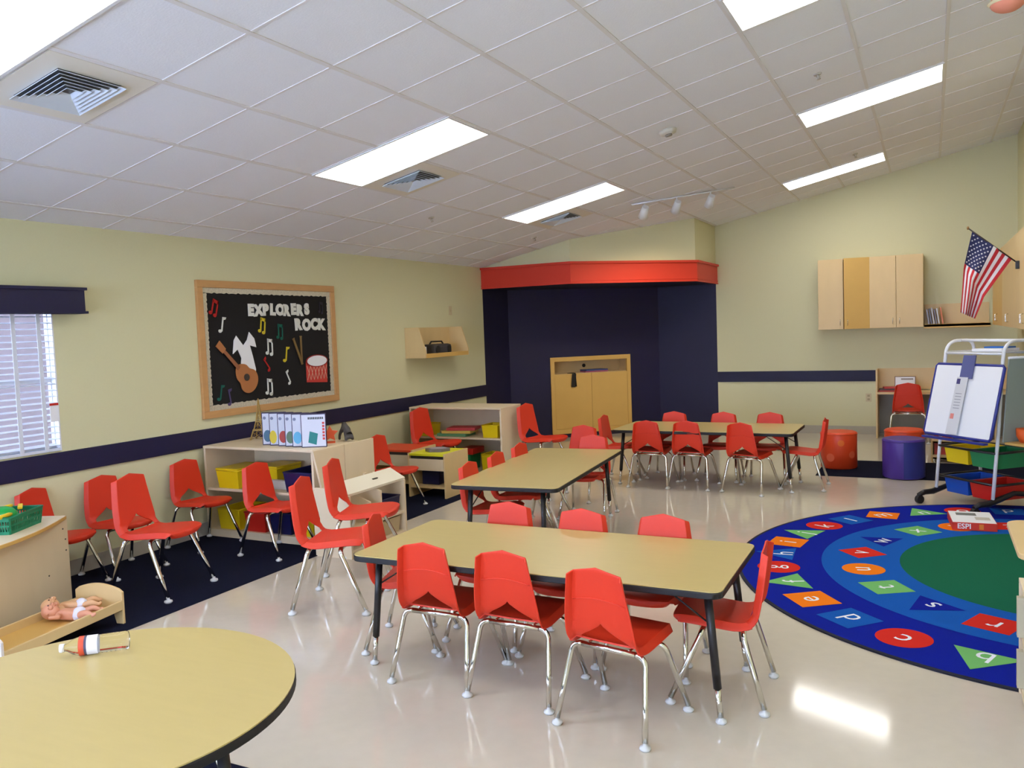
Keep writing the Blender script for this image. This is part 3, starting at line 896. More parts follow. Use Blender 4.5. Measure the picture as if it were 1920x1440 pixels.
for y_, z_, rot, lb in ((3.27, 1.52, 24, 'paper drumstick tilted left, crossing the upright one'), (3.33, 1.53, 0, 'upright paper drumstick beside the paper drum')):
    b = MB(); b.prism([(-0.011, -0.14), (0.011, -0.14), (0.011, 0.12), (0.016, 0.14), (-0.016, 0.14), (-0.011, 0.12)], 0, 0.008, mat('drumstick', rgb(122, 94, 50), 0.6), T=BM_ @ Matrix.Rotation(D2(rot), 4, 'Z'))
    o = b.build('drumstick'); o.location = (0.0135 if rot == 0 else 0.022, y_, z_); tag(o, lb, 'drumstick', 'crossed paper drumsticks')

# wall plate on the left wall and outlet on the far wall
def plate(loc, rz, label, outlet):
    t = thing('wall_plate', label, 'wall plate', loc, rz)
    PM = mat('plate_beige', rgb(206, 190, 152), 0.5)
    b = MB(); b.box(-0.037, 0.037, -0.006, 0, -0.058, 0.058, PM, bev=0.002); b.build('cover', t)
    b = MB()
    if outlet:
        for zz in (-0.025, 0.025): b.box(-0.016, 0.016, -0.008, -0.006, zz-0.014, zz+0.014, mat('plate_dark', rgb(168, 150, 116), 0.5))
    else: b.box(-0.005, 0.005, -0.014, -0.006, -0.012, 0.012, PM)
    b.build('socket' if outlet else 'switch', t)
plate((0.0, 6.24, 1.93), PI/2, 'beige wall plate above the corner wall shelf', False)
plate((4.75, DY, 0.52), 0, 'beige power outlet low on the far wall', True)

# ------------------------------------------------------------------ shelf with radio on the left wall
t = thing('wall_shelf', 'maple wall shelf with slanted sides on the left wall', 'shelf', (0, 5.17, 1.36))
LSH, DSH = 1.02, 0.28
side = [(0, 0), (DSH, 0), (DSH, 0.085), (0.19, 0.36), (0, 0.36)]
ST = Matrix(((1, 0, 0, 0), (0, 0, 1, 0), (0, 1, 0, 0), (0, 0, 0, 1)))
for y0 in (0, LSH-0.02):
    b = MB(); b.prism(side, y0, y0+0.02, MAPLE, T=ST); b.build('side_panel', t)
b = MB(); b.box(0, 0.015, 0.02, LSH-0.02, 0.02, 0.36, MAPLE); b.build('back_panel', t)
b = MB(); b.box(0.0, DSH-0.015, 0.02, LSH-0.02, 0.0, 0.02, MAPLE); b.build('shelf_board', t)
b = MB(); b.box(DSH-0.015, DSH, 0.02, LSH-0.02, 0.0, 0.05, HONEY); b.build('front_lip', t)
t = thing('radio', 'black rounded radio on the left wall shelf', 'radio', (0.13, 5.66, 1.381))
b = MB(); b.box(-0.09, 0.10, -0.21, 0.21, 0, 0.135, DARKG, bev=0.04); b.build('housing', t)
for yy in (-0.13, 0.13):
    b = MB(); b.cyl((0.097, yy, 0.068), (0.106, yy, 0.068), 0.05, 0.046, BLACK, 20); b.build('speaker', t)
b = MB(); b.tube([(0, -0.17, 0.12), (0, -0.12, 0.165), (0, 0.12, 0.165), (0, 0.17, 0.12)], 0.01, BLACK, 8); b.build('handle', t)
o = MB().box(-0.05, 0.05, -0.035, 0.035, 0, 0.11, PAPER).build('card_box'); o.location = (0.16, 5.27, 1.381); tag(o, 'small white box beside the radio on wall shelf', 'box')

# ------------------------------------------------------------------ built-in cupboard in the alcove
t = thing('alcove_cupboard', 'maple cupboard set into the navy alcove wall', 'cupboard')
t.matrix_world = DT @ Matrix.Translation(((S0+S1)/2, 0, 0))
hw_ = (S1-S0)/2
b = MB()
b.box(-hw_, -hw_+0.06, -0.02, 0.02, Z0c, Z1c, HONEY); b.box(hw_-0.06, hw_, -0.02, 0.02, Z0c, Z1c, HONEY)
b.box(-hw_+0.06, hw_-0.06, -0.02, 0.02, Z1c-0.065, Z1c, HONEY); b.box(-hw_+0.06, hw_-0.06, -0.02, 0.02, Z0c, Z0c+0.07, HONEY)
b.build('face_frame', t, bevel=0.002)
b = MB()
b.box(-hw_, -hw_+0.02, 0.02, 0.36, Z0c, Z1c, MAPLE); b.box(hw_-0.02, hw_, 0.02, 0.36, Z0c, Z1c, MAPLE)
b.box(-hw_, hw_, 0.02, 0.36, Z1c-0.02, Z1c, MAPLE); b.box(-hw_, hw_, 0.34, 0.36, Z0c, Z1c, MAPLE); b.box(-hw_+0.02, hw_-0.02, 0.02, 0.34, 0.945, 0.963, MAPLE); b.box(-hw_+0.02, hw_-0.02, 0.02, 0.34, Z0c, Z0c+0.02, MAPLE)
b.build('carcass', t)
for sx in (-1, 1):
    b = MB(); b.box(min(sx*0.002, sx*(hw_-0.062)), max(sx*0.002, sx*(hw_-0.062)), -0.018, 0.0, Z0c+0.072, 0.958, HONEY, bev=0.002); b.build('door', t)
for xx in (-0.56, 0.03):
    b = MB(); b.cyl((xx, 0.339, 1.06), (xx, 0.33, 1.06), 0.028, 0.028, BLACK, 16); b.build('cable_hole', t)
def dloc(s, y, z): return DT @ Vector((s, y, z))
o = MB().tube([(-0.10, -0.004, 0.004), (0.0, -0.02, 0.002), (0.02, -0.026, -0.004), (0.03, -0.028, -0.20)], [0.004, 0.008, 0.012, 0.012], BLACKR, 8).build('power_strap')
o.matrix_world = Matrix.Translation(dloc(1.0, 0.0, 0.966)) @ Matrix.Rotation(PI/4, 4, 'Z'); tag(o, 'black strap hanging over the left cupboard door', 'strap')
b = MB(); b.box(-0.035, 0.03, -0.006, 0.006, -0.20, 0, BLACKR, bev=0.003); o = b.build('power_bar'); o.matrix_world = Matrix.Translation(dloc(1.0, -0.042, 0.958)) @ Matrix.Rotation(PI/4, 4, 'Z') @ Matrix.Rotation(D2(6), 4, 'Y'); tag(o, 'flat black strip dangling on the left cupboard door', 'power strip')
for k, (dz, m, lb) in enumerate(((0.0, mat('book_pink', rgb(170, 90, 110), 0.6), 'pink book lying in the alcove cupboard opening'), (0.022, mat('book_blue', rgb(66, 78, 130), 0.6), 'blue book on top of the pink book in alcove cupboard'))):
    o = MB().box(-0.19, 0.19, -0.10, 0.10, 0, 0.02, m, bev=0.002).build('book'); o.matrix_world = Matrix.Translation(dloc(1.40, 0.13, 0.964+dz)) @ Matrix.Rotation(PI/4+0.1*k, 4, 'Z'); tag(o, lb, 'book', 'books in the alcove cupboard')

# ------------------------------------------------------------------ open bookshelves on the left
def bookshelf(label, loc, L, Dp, Hh, rz=0, shelf_z=0.40):
    t = thing('bookshelf', label, 'shelf', loc, rz)
    for x0 in (0, L-0.022):
        b = MB(); b.box(x0, x0+0.022, 0, Dp, 0, Hh-0.02, MAPLEP, bev=0.004); b.build('side_panel', t)
    b = MB(); b.box(-0.002, L+0.002, -0.004, Dp, Hh-0.022, Hh, MAPLEP, bev=0.005); b.build('top_panel', t)
    b = MB(); b.box(0.022, L-0.022, Dp-0.015, Dp, 0.03, Hh-0.022, MAPLEP); b.build('back_panel', t)
    b = MB(); b.box(0.022, L-0.022, 0.004, Dp-0.015, shelf_z-0.02, shelf_z, MAPLEP); b.build('shelf_board', t)
    b = MB(); b.box(0.022, L-0.022, 0.004, Dp-0.015, 0.05, 0.07, MAPLEP); b.box(0.022, L-0.022, 0.01, 0.025, 0, 0.05, MAPLEP); b.build('bottom_shelf', t)
    return t
AX, AY, AH = 0.05, 2.0, 0.775
bookshelf('maple bookshelf below the bulletin board with picture cards on top', (AX, AY, 0), 1.17, 0.58, AH, shelf_z=0.42)
bookshelf('maple toy bookshelf farthest back on the left, before the alcove', (0.10, 5.05, 0), 1.20, 0.50, 0.80, shelf_z=0.46)
def bin_(x, y, z, L, W, H, m, label, rz=0, group='plastic bins on the left bookshelves', lid=False):
    t = thing('storage_bin', label, 'bin', (x, y, z), rz, group)
    b = MB()
    w = 0.004; tp = 0.90
    o0 = [(-L/2*tp, -W/2*tp, 0), (L/2*tp, -W/2*tp, 0), (L/2*tp, W/2*tp, 0), (-L/2*tp, W/2*tp, 0)]
    o1 = [(-L/2, -W/2, H), (L/2, -W/2, H), (L/2, W/2, H), (-L/2, W/2, H)]
    i1 = [(p[0]*(1-2*w/L), p[1]*(1-2*w/W), H) for p in o1]; i0 = [(p[0]*0.95, p[1]*0.95, w) for p in o0]
    vs = o0+o1+i1+i0
    fs = [(3, 2, 1, 0), (12, 13, 14, 15)]
    for k in range(4):
        q = (k+1) % 4
        fs += [(k, q, 4+q, 4+k), (4+k, 4+q, 8+q, 8+k), (8+k, 8+q, 12+q, 12+k)]
    b.add(vs, fs, m); b.build('tub', t)
    b = MB()
    b.tube([(-L/2, -W/2, H), (L/2, -W/2, H), (L/2, W/2, H), (-L/2, W/2, H)], 0.006, m, 6, closed=True); b.build('rim', t)
    if lid:
        b = MB(); b.box(-L/2-0.004, L/2+0.004, -W/2-0.004, W/2+0.004, H+0.002, H+0.018, m, bev=0.006); b.build('lid', t)
    return t
z1 = 0.421; z0_ = 0.071
bin_(0.29, 2.18, z1, 0.24, 0.34, 0.15, YEL, 'yellow lidded bin on upper shelf below bulletin board', lid=True)
bin_(0.55, 2.34, z1, 0.24, 0.30, 0.15, YEL, 'yellow bin behind the lidded one, half hidden on upper shelf', lid=True)
bin_(1.03, 2.20, z1, 0.28, 0.36, 0.16, NAVB, 'navy bin on the right of the upper shelf')
bin_(0.27, 2.18, z0_, 0.24, 0.32, 0.17, YEL, 'yellow bin at the left of the bottom shelf')
bin_(0.56, 2.18, z0_, 0.22, 0.32, 0.16, REDB, 'red bin on the bottom shelf between yellow and navy')
bin_(0.83, 2.18, z0_, 0.22, 0.32, 0.17, NAVB, 'navy bin on the bottom shelf beside the red bin')
bin_(1.07, 2.18, z0_, 0.20, 0.32, 0.17, YEL, 'yellow bin at the right of the bottom shelf')
bin_(0.26, 5.20, 0.461, 0.17, 0.26, 0.13, YEL, 'yellow bin at the left of the far toy shelf')
bin_(1.14, 5.20, 0.461, 0.20, 0.26, 0.14, YEL, 'yellow bin at the right of the far toy shelf')
bin_(1.10, 5.20, 0.071, 0.16, 0.26, 0.20, YEL, 'yellow bin on the bottom of far toy shelf')
bin_(0.72, 5.26, 0.071, 0.24, 0.26, 0.18, GRN, 'green bin of toys on bottom of far toy shelf')
o = MB().box(-0.09, 0.09, -0.14, 0.14, 0, 0.07, REDB, bev=0.01).build('toy_box'); o.location = (0.80, 5.25, 0.255); tag(o, 'red toy box on the green bin in far shelf', 'toy')
PZ = [(0.62, rgb(90, 150, 110), 'green tray at the bottom of toy stack on far shelf'), (0.66, rgb(214, 190, 90), 'yellow game board in the toy stack on far shelf'), (0.70, rgb(186, 60, 60), 'red game box on top of the far shelf stack')]
for k, (xx, col, lb) in enumerate(PZ):
    o = MB().box(-0.19+0.02*k, 0.19, -0.12, 0.12, 0, 0.032, mat('game_%d' % k, col, 0.5), bev=0.004).build('game_box'); o.location = (xx, 5.22, 0.461+0.034*k); o.rotation_euler = (0, 0, 0.1*k); tag(o, lb, 'box', 'games stacked on the far toy shelf')
o = MB().box(-0.11, 0.11, -0.02, 0.02, 0, 0.075, mat('white_box', rgb(206, 200, 190), 0.6)).build('paper_stack'); o.location = (0.74, 2.12, z1); tag(o, 'low white box between bins on the upper shelf', 'box')

# picture cards standing on the bookshelf
CARDS = [(0.66, rgb(70, 108, 132)), (0.75, rgb(214, 190, 40)), (0.85, rgb(176, 60, 50)), (0.935, rgb(90, 120, 96)), (1.02, rgb(96, 176, 214)), (1.125, rgb(20, 120, 118))]
NMS = ['leftmost boxed picture card, grey-blue picture, on the bookshelf', 'boxed picture card with yellow picture on the bookshelf', 'boxed picture card with red picture on the bookshelf', 'boxed picture card with green-grey bottle picture on the bookshelf', 'boxed picture card with pale blue picture on the bookshelf', 'frontmost white boxed card with a teal square picture']
for k, (xx, col) in enumerate(CARDS):
    t = thing('picture_card_box', NMS[k], 'box', (xx, 2.20-0.012*k, AH), D2(26), 'boxed picture cards on the bookshelf')
    b = MB(); b.box(-0.10, 0.10, -0.012, 0.014, 0, 0.27, mat('card_edge', rgb(52, 44, 78), 0.5), bev=0.002); b.build('box_body', t)
    b = MB(); b.box(-0.093, 0.097, -0.0135, -0.012, 0.008, 0.262, mat('card_face', rgb(206, 208, 220), 0.5)); b.build('cover', t)
    b = MB()
    pm = mat('card_pic_%d' % k, col, 0.5)
    if k == 5: b.prism([(-0.045, 0.04), (0.02, 0.02), (0.035, 0.11), (-0.03, 0.13)], 0.0136, 0.0142, pm, T=Matrix.Rotation(PI/2, 4, 'X'))
    elif k == 1:
        b.prism([(-0.07+0.03*math.cos(a), 0.07+0.055*math.sin(a)) for a in [2*PI*q/16 for q in range(16)]], 0.0136, 0.0142, pm, T=Matrix.Rotation(PI/2, 4, 'X'))
    else:
        b.prism([(-0.055+0.034*math.cos(a), 0.075+0.05*math.sin(a)) for a in [2*PI*q/16 for q in range(16)]], 0.0136, 0.0142, pm, T=Matrix.Rotation(PI/2, 4, 'X'))
    b.build('picture', t)
    b = MB()
    if k == 5:
        for q in range(9): b.box(-0.04+0.014*q, -0.03+0.014*q, -0.0145, -0.0135, 0.225, 0.243, BLACK)
        for q in range(6): b.box(0.072, 0.09, -0.0145, -0.0135, 0.06+0.025*q, 0.078+0.025*q, REDB)
    else: b.cyl((-0.075, -0.0145, 0.225), (-0.075, -0.0135, 0.225), 0.013, 0.013, mat('card_seal', rgb(120, 124, 150), 0.5), 14)
    b.build('cover_print', t)
# model tower
t = thing('tower_model', 'small gold lattice tower model behind the picture cards', 'figurine', (0.26, 2.45, AH), D2(20))
GO = mat('gold_metal', rgb(176, 146, 84), 0.4, metal=0.5)
lv = [(0.062, 0), (0.045, 0.07), (0.034, 0.10), (0.022, 0.16), (0.012, 0.24), (0.005, 0.32), (0.002, 0.36)]
b = MB()
for sx, sy in ((1, 1), (1, -1), (-1, 1), (-1, -1)):
    b.tube([(sx*r_, sy*r_, z_) for r_, z_ in lv], [0.007, 0.006, 0.005, 0.0045, 0.004, 0.003, 0.0015], GO, 6)
b.build('tower_legs', t)
b = MB()
for a in range(4):
    R = Matrix.Rotation(a*PI/2, 4, 'Z')
    for k in range(4):
        (r0_, za), (r1_, zb) = lv[k], lv[k+1]
        b.tube([(-r0_, -r0_, za), (r1_, -r1_, zb)], 0.002, GO, 5, T=R); b.tube([(r0_, -r0_, za), (-r1_, -r1_, zb)], 0.002, GO, 5, T=R)
b.build('lattice', t)
b = MB(); b.box(-0.046, 0.046, -0.046, 0.046, 0.082, 0.090, GO); b.box(-0.026, 0.026, -0.026, 0.026, 0.155, 0.162, GO); b.build('platform', t)
# gorilla figurine
def skin_mesh(name, pts, edges, mater, parent=None, root=0, sub=1):
    me = bpy.data.meshes.new(name)
    me.from_pydata([p[:3] for p in pts], edges, [])
    o = bpy.data.objects.new(name, me); C.objects.link(o)
    sk = o.modifiers.new('s', 'SKIN')
    if not me.skin_vertices: me.skin_vertices.new()
    for k, p in enumerate(pts):
        r_ = p[3]
        me.skin_vertices[0].data[k].radius = (r_, r_) if not isinstance(r_, tuple) else r_
        me.skin_vertices[0].data[k].use_root = (k == root)
    sk.use_smooth_shade = True
    sb = o.modifiers.new('u', 'SUBSURF'); sb.levels = sub; sb.render_levels = sub
    dg = bpy.context.evaluated_depsgraph_get(); dg.update()
    nm = bpy.data.meshes.new_from_object(o.evaluated_get(dg))
    for p in nm.polygons: p.use_smooth = True
    bpy.data.objects.remove(o)
    nm.materials.clear(); nm.materials.append(mater)
    o = bpy.data.objects.new(name, nm); C.objects.link(o)
    if parent: o.parent = parent
    return o
t = thing('gorilla_figurine', 'dark grey gorilla figurine on the bookshelf end', 'figurine', (1.18, 2.50, AH), D2(150))
GR = mat('gorilla_grey', rgb(70, 66, 64), 0.6, noise=0.2, scale=60)
skin_mesh('gorilla_body', [(0, 0, 0.075, 0.030), (0.05, 0, 0.105, 0.036), (0.075, 0, 0.14, 0.022), (0.085, 0, 0.155, 0.018), (-0.03, 0, 0.055, 0.026),
    (0.055, 0.035, 0.09, 0.016), (0.07, 0.045, 0.045, 0.012), (0.075, 0.045, 0.008, 0.011), (0.055, -0.035, 0.09, 0.016), (0.07, -0.045, 0.045, 0.012), (0.075, -0.045, 0.008, 0.011),
    (-0.03, 0.028, 0.03, 0.016), (-0.025, 0.032, 0.009, 0.012), (-0.03, -0.028, 0.03, 0.016), (-0.025, -0.032, 0.009, 0.012)],
    [(0, 1), (1, 2), (2, 3), (0, 4), (1, 5), (5, 6), (6, 7), (1, 8), (8, 9), (9, 10), (4, 11), (11, 12), (4, 13), (13, 14)], GR, t, 0)
# orange starfish-like toy
t = thing('orange_toy', 'orange plastic toy peeking out behind the picture cards', 'toy', (1.09, 2.38, AH), D2(40))
b = MB()
star = []
for k in range(10):
    a = 2*PI*k/10+PI/2; r_ = 0.07 if k % 2 == 0 else 0.035
    star.append((r_*math.cos(a), r_*math.sin(a)+0.075))
b.prism(star, -0.012, 0.012, mat('orange_toy', rgb(232, 98, 58), 0.5), T=Matrix.Rotation(PI/2, 4, 'X')); b.build('toy_body', t, bevel=0.004)
b = MB(); b.box(-0.04, 0.04, -0.02, 0.02, 0, 0.014, mat('orange_toy', rgb(232, 98, 58), 0.5)); b.build('toy_base', t)

# ------------------------------------------------------------------ display stand with tilted lid
t = thing('display_stand', 'pale maple display stand with tilted white lid beside the bookshelf', 'display stand', (1.28, 1.86, 0))
YT = Matrix(((0, 0, 1, 0), (1, 0, 0, 0), (0, 1, 0, 0), (0, 0, 0, 1)))     # local (x, y, z) -> world (y, z, x)
b = MB(); b.prism([(0.0, 0.79), (0.09, 0.455), (0.375, 0.455), (0.375, 0.79)], 0.045, 0.063, MAPLEP, T=YT); b.build('backboard', t, bevel=0.002)
b = MB(); b.prism([(0.383, 0.79), (0.383, 0.40), (0.77, 0.40), (0.77, 0.79)], 0.045, 0.063, MAPLEP, T=YT); b.build('backboard', t, bevel=0.002)
LIDM = mat('white_laminate', rgb(232, 224, 200), 0.3)
b = MB(); b.prism([(0.27, 0.560), (0.41, 0.485), (0.405, 0.467), (0.265, 0.542)], -0.06, 0.70, LIDM, T=Matrix(((1, 0, 0, 0), (0, 0, 1, 0), (0, 1, 0, 0), (0, 0, 0, 1))))
o = b.build('tilted_lid', t)
b = MB(); b.box(0.33, 0.345, 0.36, 0.42, 0.522, 0.530, DARKG); b.build('lid_slot', o)
for yy, zt in ((-0.05, 0.47), (0.20, 0.38), (0.34, 0.44), (0.67, 0.47)):
    b = MB(); b.prism([(0.10, 0.0), (0.42, 0.0), (0.42, zt), (0.27, min(0.52, zt+0.05)), (0.10, min(0.52, zt+0.05))], yy, yy+0.018, MAPLEP, T=ST); b.build('side_panel', t)
for zz in (0.04, 0.20):
    b = MB(); b.box(0.10, 0.41, -0.03, 0.67, zz, zz+0.018, MAPLEP); b.build('shelf_board', t)
b = MB(); b.box(0.085, 0.10, -0.05, 0.69, 0.0, 0.50, MAPLEP); b.build('back_panel', t)
for yy in (0.10, 0.60):
    b = MB(); b.box(0.063, 0.085, yy, yy+0.04, 0.40, 0.52, MAPLEP); b.build('cleat', t)
bin_(1.55, 2.37, 0.219, 0.24, 0.27, 0.13, NAVB, 'navy bin inside the display stand below the tilted lid', PI/2*0)
bin_(1.55, 2.37, 0.059, 0.24, 0.26, 0.12, mat('tan_bin', rgb(200, 180, 140), 0.6), 'tan tray inside the display stand')

# ------------------------------------------------------------------ play tables
def play_table(x, y, L, Dp, H, topm, label, rz=0):
    t = thing('play_table', label, 'play table', (x, y, 0), rz, 'low maple play tables')
    for x0 in (0, L-0.02):
        b = MB(); b.box(x0, x0+0.02, 0, Dp, 0, H, MAPLE, bev=0.003); b.build('side_panel', t)
    b = MB(); b.box(0.02, L-0.02, 0.0, Dp-0.014, H-0.024, H-0.003, topm); b.build('top_tray', t)
    b = MB(); b.box(0.02, L-0.02, 0.0, 0.014, H-0.17, H-0.055, MAPLEP); b.build('front_panel', t)
    b = MB(); b.box(0.02, L-0.02, Dp-0.014, Dp, H-0.17, H-0.012, MAPLEP); b.build('back_panel', t)
    b = MB(); b.box(0.02, L-0.02, 0.01, Dp-0.01, 0.10, 0.12, MAPLE); b.build('lower_shelf', t)
    b = MB(); b.box(0.02, L-0.02, 0.03, 0.04, H-0.06, H-0.024, DARKG); b.build('gap_shade', t)  # dark strip standing in for the shade in the gap below the top
    return t
play_table(0.20, 4.08, 0.56, 0.46, 0.455, mat('orange_laminate', rgb(222, 74, 36), 0.5), 'low maple play table with orange top near the wall')
play_table(0.80, 3.93, 0.44, 0.46, 0.45, mat('yellow_laminate', rgb(226, 222, 40), 0.5), 'low maple play table with bright yellow top')
t = thing('game_tray', 'grey hexagonal tray on the yellow play table', 'tray', (1.03, 4.14, 0.447), 0.3)
b = MB(); b.prism([(0.13*math.cos(PI/3*k), 0.10*math.sin(PI/3*k)) for k in range(6)], 0, 0.03, mat('tray_grey', rgb(120, 112, 116), 0.5)); b.build('tray_base', t)
b = MB(); b.prism([(0.10*math.cos(PI/3*k), 0.075*math.sin(PI/3*k)) for k in range(6)], 0.03, 0.034, mat('tray_mauve', rgb(168, 158, 164), 0.5)); b.build('tray_inlay', t)
o = MB().box(-0.1, 0.1, -0.12, 0.12, 0, 0.14, NAVB, bev=0.01).build('storage_box'); o.location = (1.0, 4.15, 0.121); tag(o, 'navy box on lower shelf of the yellow play table', 'box')

# ------------------------------------------------------------------ toy counter, basket, toy bed with dolls
ux, uy = 0.395, -0.919
t = thing('toy_counter', 'pale maple toy counter with curved top at the left edge', 'counter', (0.62, 0.33, 0.006), math.atan2(uy, ux))
# local: x runs left in the photo, y>0 towards the wall side is negative here
LT, DT_, HT = 1.15, 0.42, 0.575
b = MB(); b.box(0, LT, -0.018, 0, 0, HT-0.024, MAPLEP); b.build('front_panel', t)
for x0 in (0, LT-0.02):
    b = MB(); b.box(x0, x0+0.02, -DT_, -0.018, 0, HT-0.024, MAPLEP); b.build('side_panel', t)
b = MB(); b.box(0.02, LT-0.02, -DT_, -0.018, 0.25, 0.27, MAPLEP); b.build('shelf_board', t)
arcp = [(LT*k/20, 0.085*math.sin(PI*k/20)) for k in range(21)]
b = MB(); b.prism([(LT, -DT_), (0, -DT_)]+arcp, HT-0.024, HT, MAPLEP, side=HONEY); b.build('counter_top', t, bevel=0.004)
b = MB()
for xx, zz in ((0.05, 0.50), (0.03, 0.43), (0.22, 0.25), (0.03, 0.36)):
    b.cyl((xx, 0.0, zz), (xx, 0.003, zz), 0.005, 0.005, DARKG, 10)
b.build('screw', t)
# basket
bt = Matrix.Translation((0.62, 0.33, HT+0.006)) @ Matrix.Rotation(math.atan2(uy, ux), 4, 'Z')
t = thing('toy_basket', 'green perforated basket full of toy food on the counter', 'basket', bt @ Vector((0.35, -0.15, 0)), math.atan2(uy, ux)+0.06)
GBK = mat('basket_green', rgb(14, 122, 84), 0.45)
b = MB()
L_, W_, H_ = 0.34, 0.24, 0.10
b.box(-L_/2*0.92, L_/2*0.92, -W_/2*0.9, W_/2*0.9, 0.0, 0.004, GBK)
for side_ in range(4):
    R = Matrix.Rotation(side_*PI/2, 4, 'Z'); ln = L_ if side_ % 2 == 0 else W_; dp = W_/2 if side_ % 2 == 0 else L_/2
    nb = int(ln/0.016)
    for k in range(nb+1):
        xx = -ln/2+ln*k/nb
        b.add([(xx*0.92-0.004, dp*0.91, 0), (xx*0.92+0.004, dp*0.91, 0), (xx+0.004, dp, H_), (xx-0.004, dp, H_), (xx*0.92-0.004, dp*0.91-0.003, 0), (xx*0.92+0.004, dp*0.91-0.003, 0), (xx+0.004, dp-0.003, H_), (xx-0.004, dp-0.003, H_)],
              [(0, 1, 2, 3), (7, 6, 5, 4), (0, 4, 5, 1), (1, 5, 6, 2), (2, 6, 7, 3), (3, 7, 4, 0)], GBK, T=R)
    for z_, w_ in ((0.0, 0.018), (0.045, 0.010), (0.078, 0.024)):
        b.box(-ln/2*(0.92+0.08*z_/H_), ln/2*(0.92+0.08*z_/H_), dp*(0.91+0.09*z_/H_)-0.003, dp*(0.91+0.09*(z_+w_)/H_)+0.001, z_, z_+w_, GBK, T=R)
b.build('basket_body', t)
b = MB(); b.tube([(L_/2, -W_/2, H_), (L_/2, W_/2, H_), (-L_/2, W_/2, H_), (-L_/2, -W_/2, H_)], 0.007, GBK, 6, closed=True); b.build('basket_rim', t)
bw = t.matrix_basis.copy() if False else Matrix.Translation(t.location) @ Matrix.Rotation(t.rotation_euler.z, 4, 'Z')
def toyitem(name, label, cat, p, mb):
    o = mb.build(name); o.matrix_world = bw @ Matrix.Translation(p); tag(o, label, cat, 'toy food in the green basket')
toyitem('toy_bowl', 'bright green upside-down bowl in the basket', 'toy', (0.03, -0.01, 0.075), MB().lathe([(0.088, 0), (0.082, 0.028), (0.062, 0.052), (0.03, 0.064), (0.0, 0.067)], mat('bright_green', rgb(24, 160, 70), 0.4), 24))
toyitem('toy_fries', 'yellow toy strip at the right of the green basket', 'toy', (-0.11, 0.02, 0.105), MB().box(-0.06, 0.06, -0.013, 0.013, 0, 0.016, mat('toy_yellow', rgb(240, 200, 30), 0.5), T=Matrix.Rotation(0.5, 4, 'Z'), bev=0.004))
toyitem('toy_fries', 'yellow toy stick above the green bowl', 'toy', (-0.09, -0.07, 0.105), MB().box(-0.07, 0.07, -0.012, 0.012, 0, 0.016, mat('toy_yellow', rgb(240, 200, 30), 0.5), T=Matrix.Rotation(-0.1, 4, 'Z'), bev=0.004))
toyitem('toy_banana', 'yellow toy stick at the front left of the basket', 'toy', (0.13, 0.06, 0.10), MB().tube([(-0.09, 0, 0), (-0.03, 0.014, 0.006), (0.04, 0.012, 0.006), (0.09, -0.004, 0)], [0.006, 0.013, 0.013, 0.005], mat('toy_yellow', rgb(240, 200, 30), 0.5), 8))
toyitem('toy_plate', 'white toy plate beside the bowl in basket', 'toy', (0.11, -0.01, 0.098), MB().lathe([(0.0, 0), (0.04, 0), (0.06, 0.008), (0.058, 0.011), (0.0, 0.004)], WHITE, 24))
fm = [rgb(150, 90, 60), rgb(190, 150, 90), rgb(170, 60, 50), rgb(200, 190, 170), rgb(110, 80, 60)]
FL = ['brown', 'tan', 'dark red', 'cream', 'dark brown']
for k in range(10):
    p = (random.uniform(-0.11, 0.12), random.uniform(-0.07, 0.08), 0.03+0.028*(k % 2))
    toyitem('toy_food', FL[k % 5]+' toy food seen through the basket slots', 'toy', p, MB().ball((0, 0, 0), 0.026, mat('food_%d' % (k % 5), fm[k % 5], 0.5), 10, sc=(1.2, 1, 0.8)))
# toy bed
bu = Vector((0.13, -0.75, 0)).normalized()
bedang = math.atan2(bu.y, bu.x)
t = thing('doll_bed', 'small wooden doll bed in front of the toy counter', 'doll bed', (1.27, 0.19, 0.006), bedang)
BL, BW = 0.80, 0.34       # local x from the foot end towards the left edge of the photo; y<0 towards the wall
b = MB(); b.box(0.0, BL, -0.016, 0.0, 0.085, 0.14, MAPLE, bev=0.003); b.build('front_rail', t)
b = MB(); b.box(0.0, BL, -BW, -BW+0.016, 0.085, 0.14, MAPLE, bev=0.003); b.build('rear_rail', t)
b = MB(); b.box(0.0, BL, -BW+0.016, -0.016, 0.082, 0.094, HONEY); b.build('bed_base', t)
ET = Matrix(((0, 0, 1, 0), (1, 0, 0, 0), (0, 1, 0, 0), (0, 0, 0, 1)))
def endpoly(h1, h2):
    pts = [(-BW, 0), (-BW+0.05, 0), (-BW+0.07, 0.07), (-0.07, 0.07), (-0.05, 0), (0, 0), (0, h1-0.01)]
    for k in range(1, 12):
        u = k/12
        pts.append((-BW*u, h1+(h2-h1)*math.sin(PI*u)))
    pts.append((-BW, h1-0.01))
    return pts
b = MB(); b.prism(endpoly(0.20, 0.235), -0.018, 0.0, MAPLE, T=ET); b.build('footboard', t, bevel=0.003)
b = MB(); b.prism(endpoly(0.20, 0.26), BL, BL+0.018, mat('white_wood', rgb(232, 226, 222), 0.5), T=ET); b.build('headboard', t, bevel=0.003)
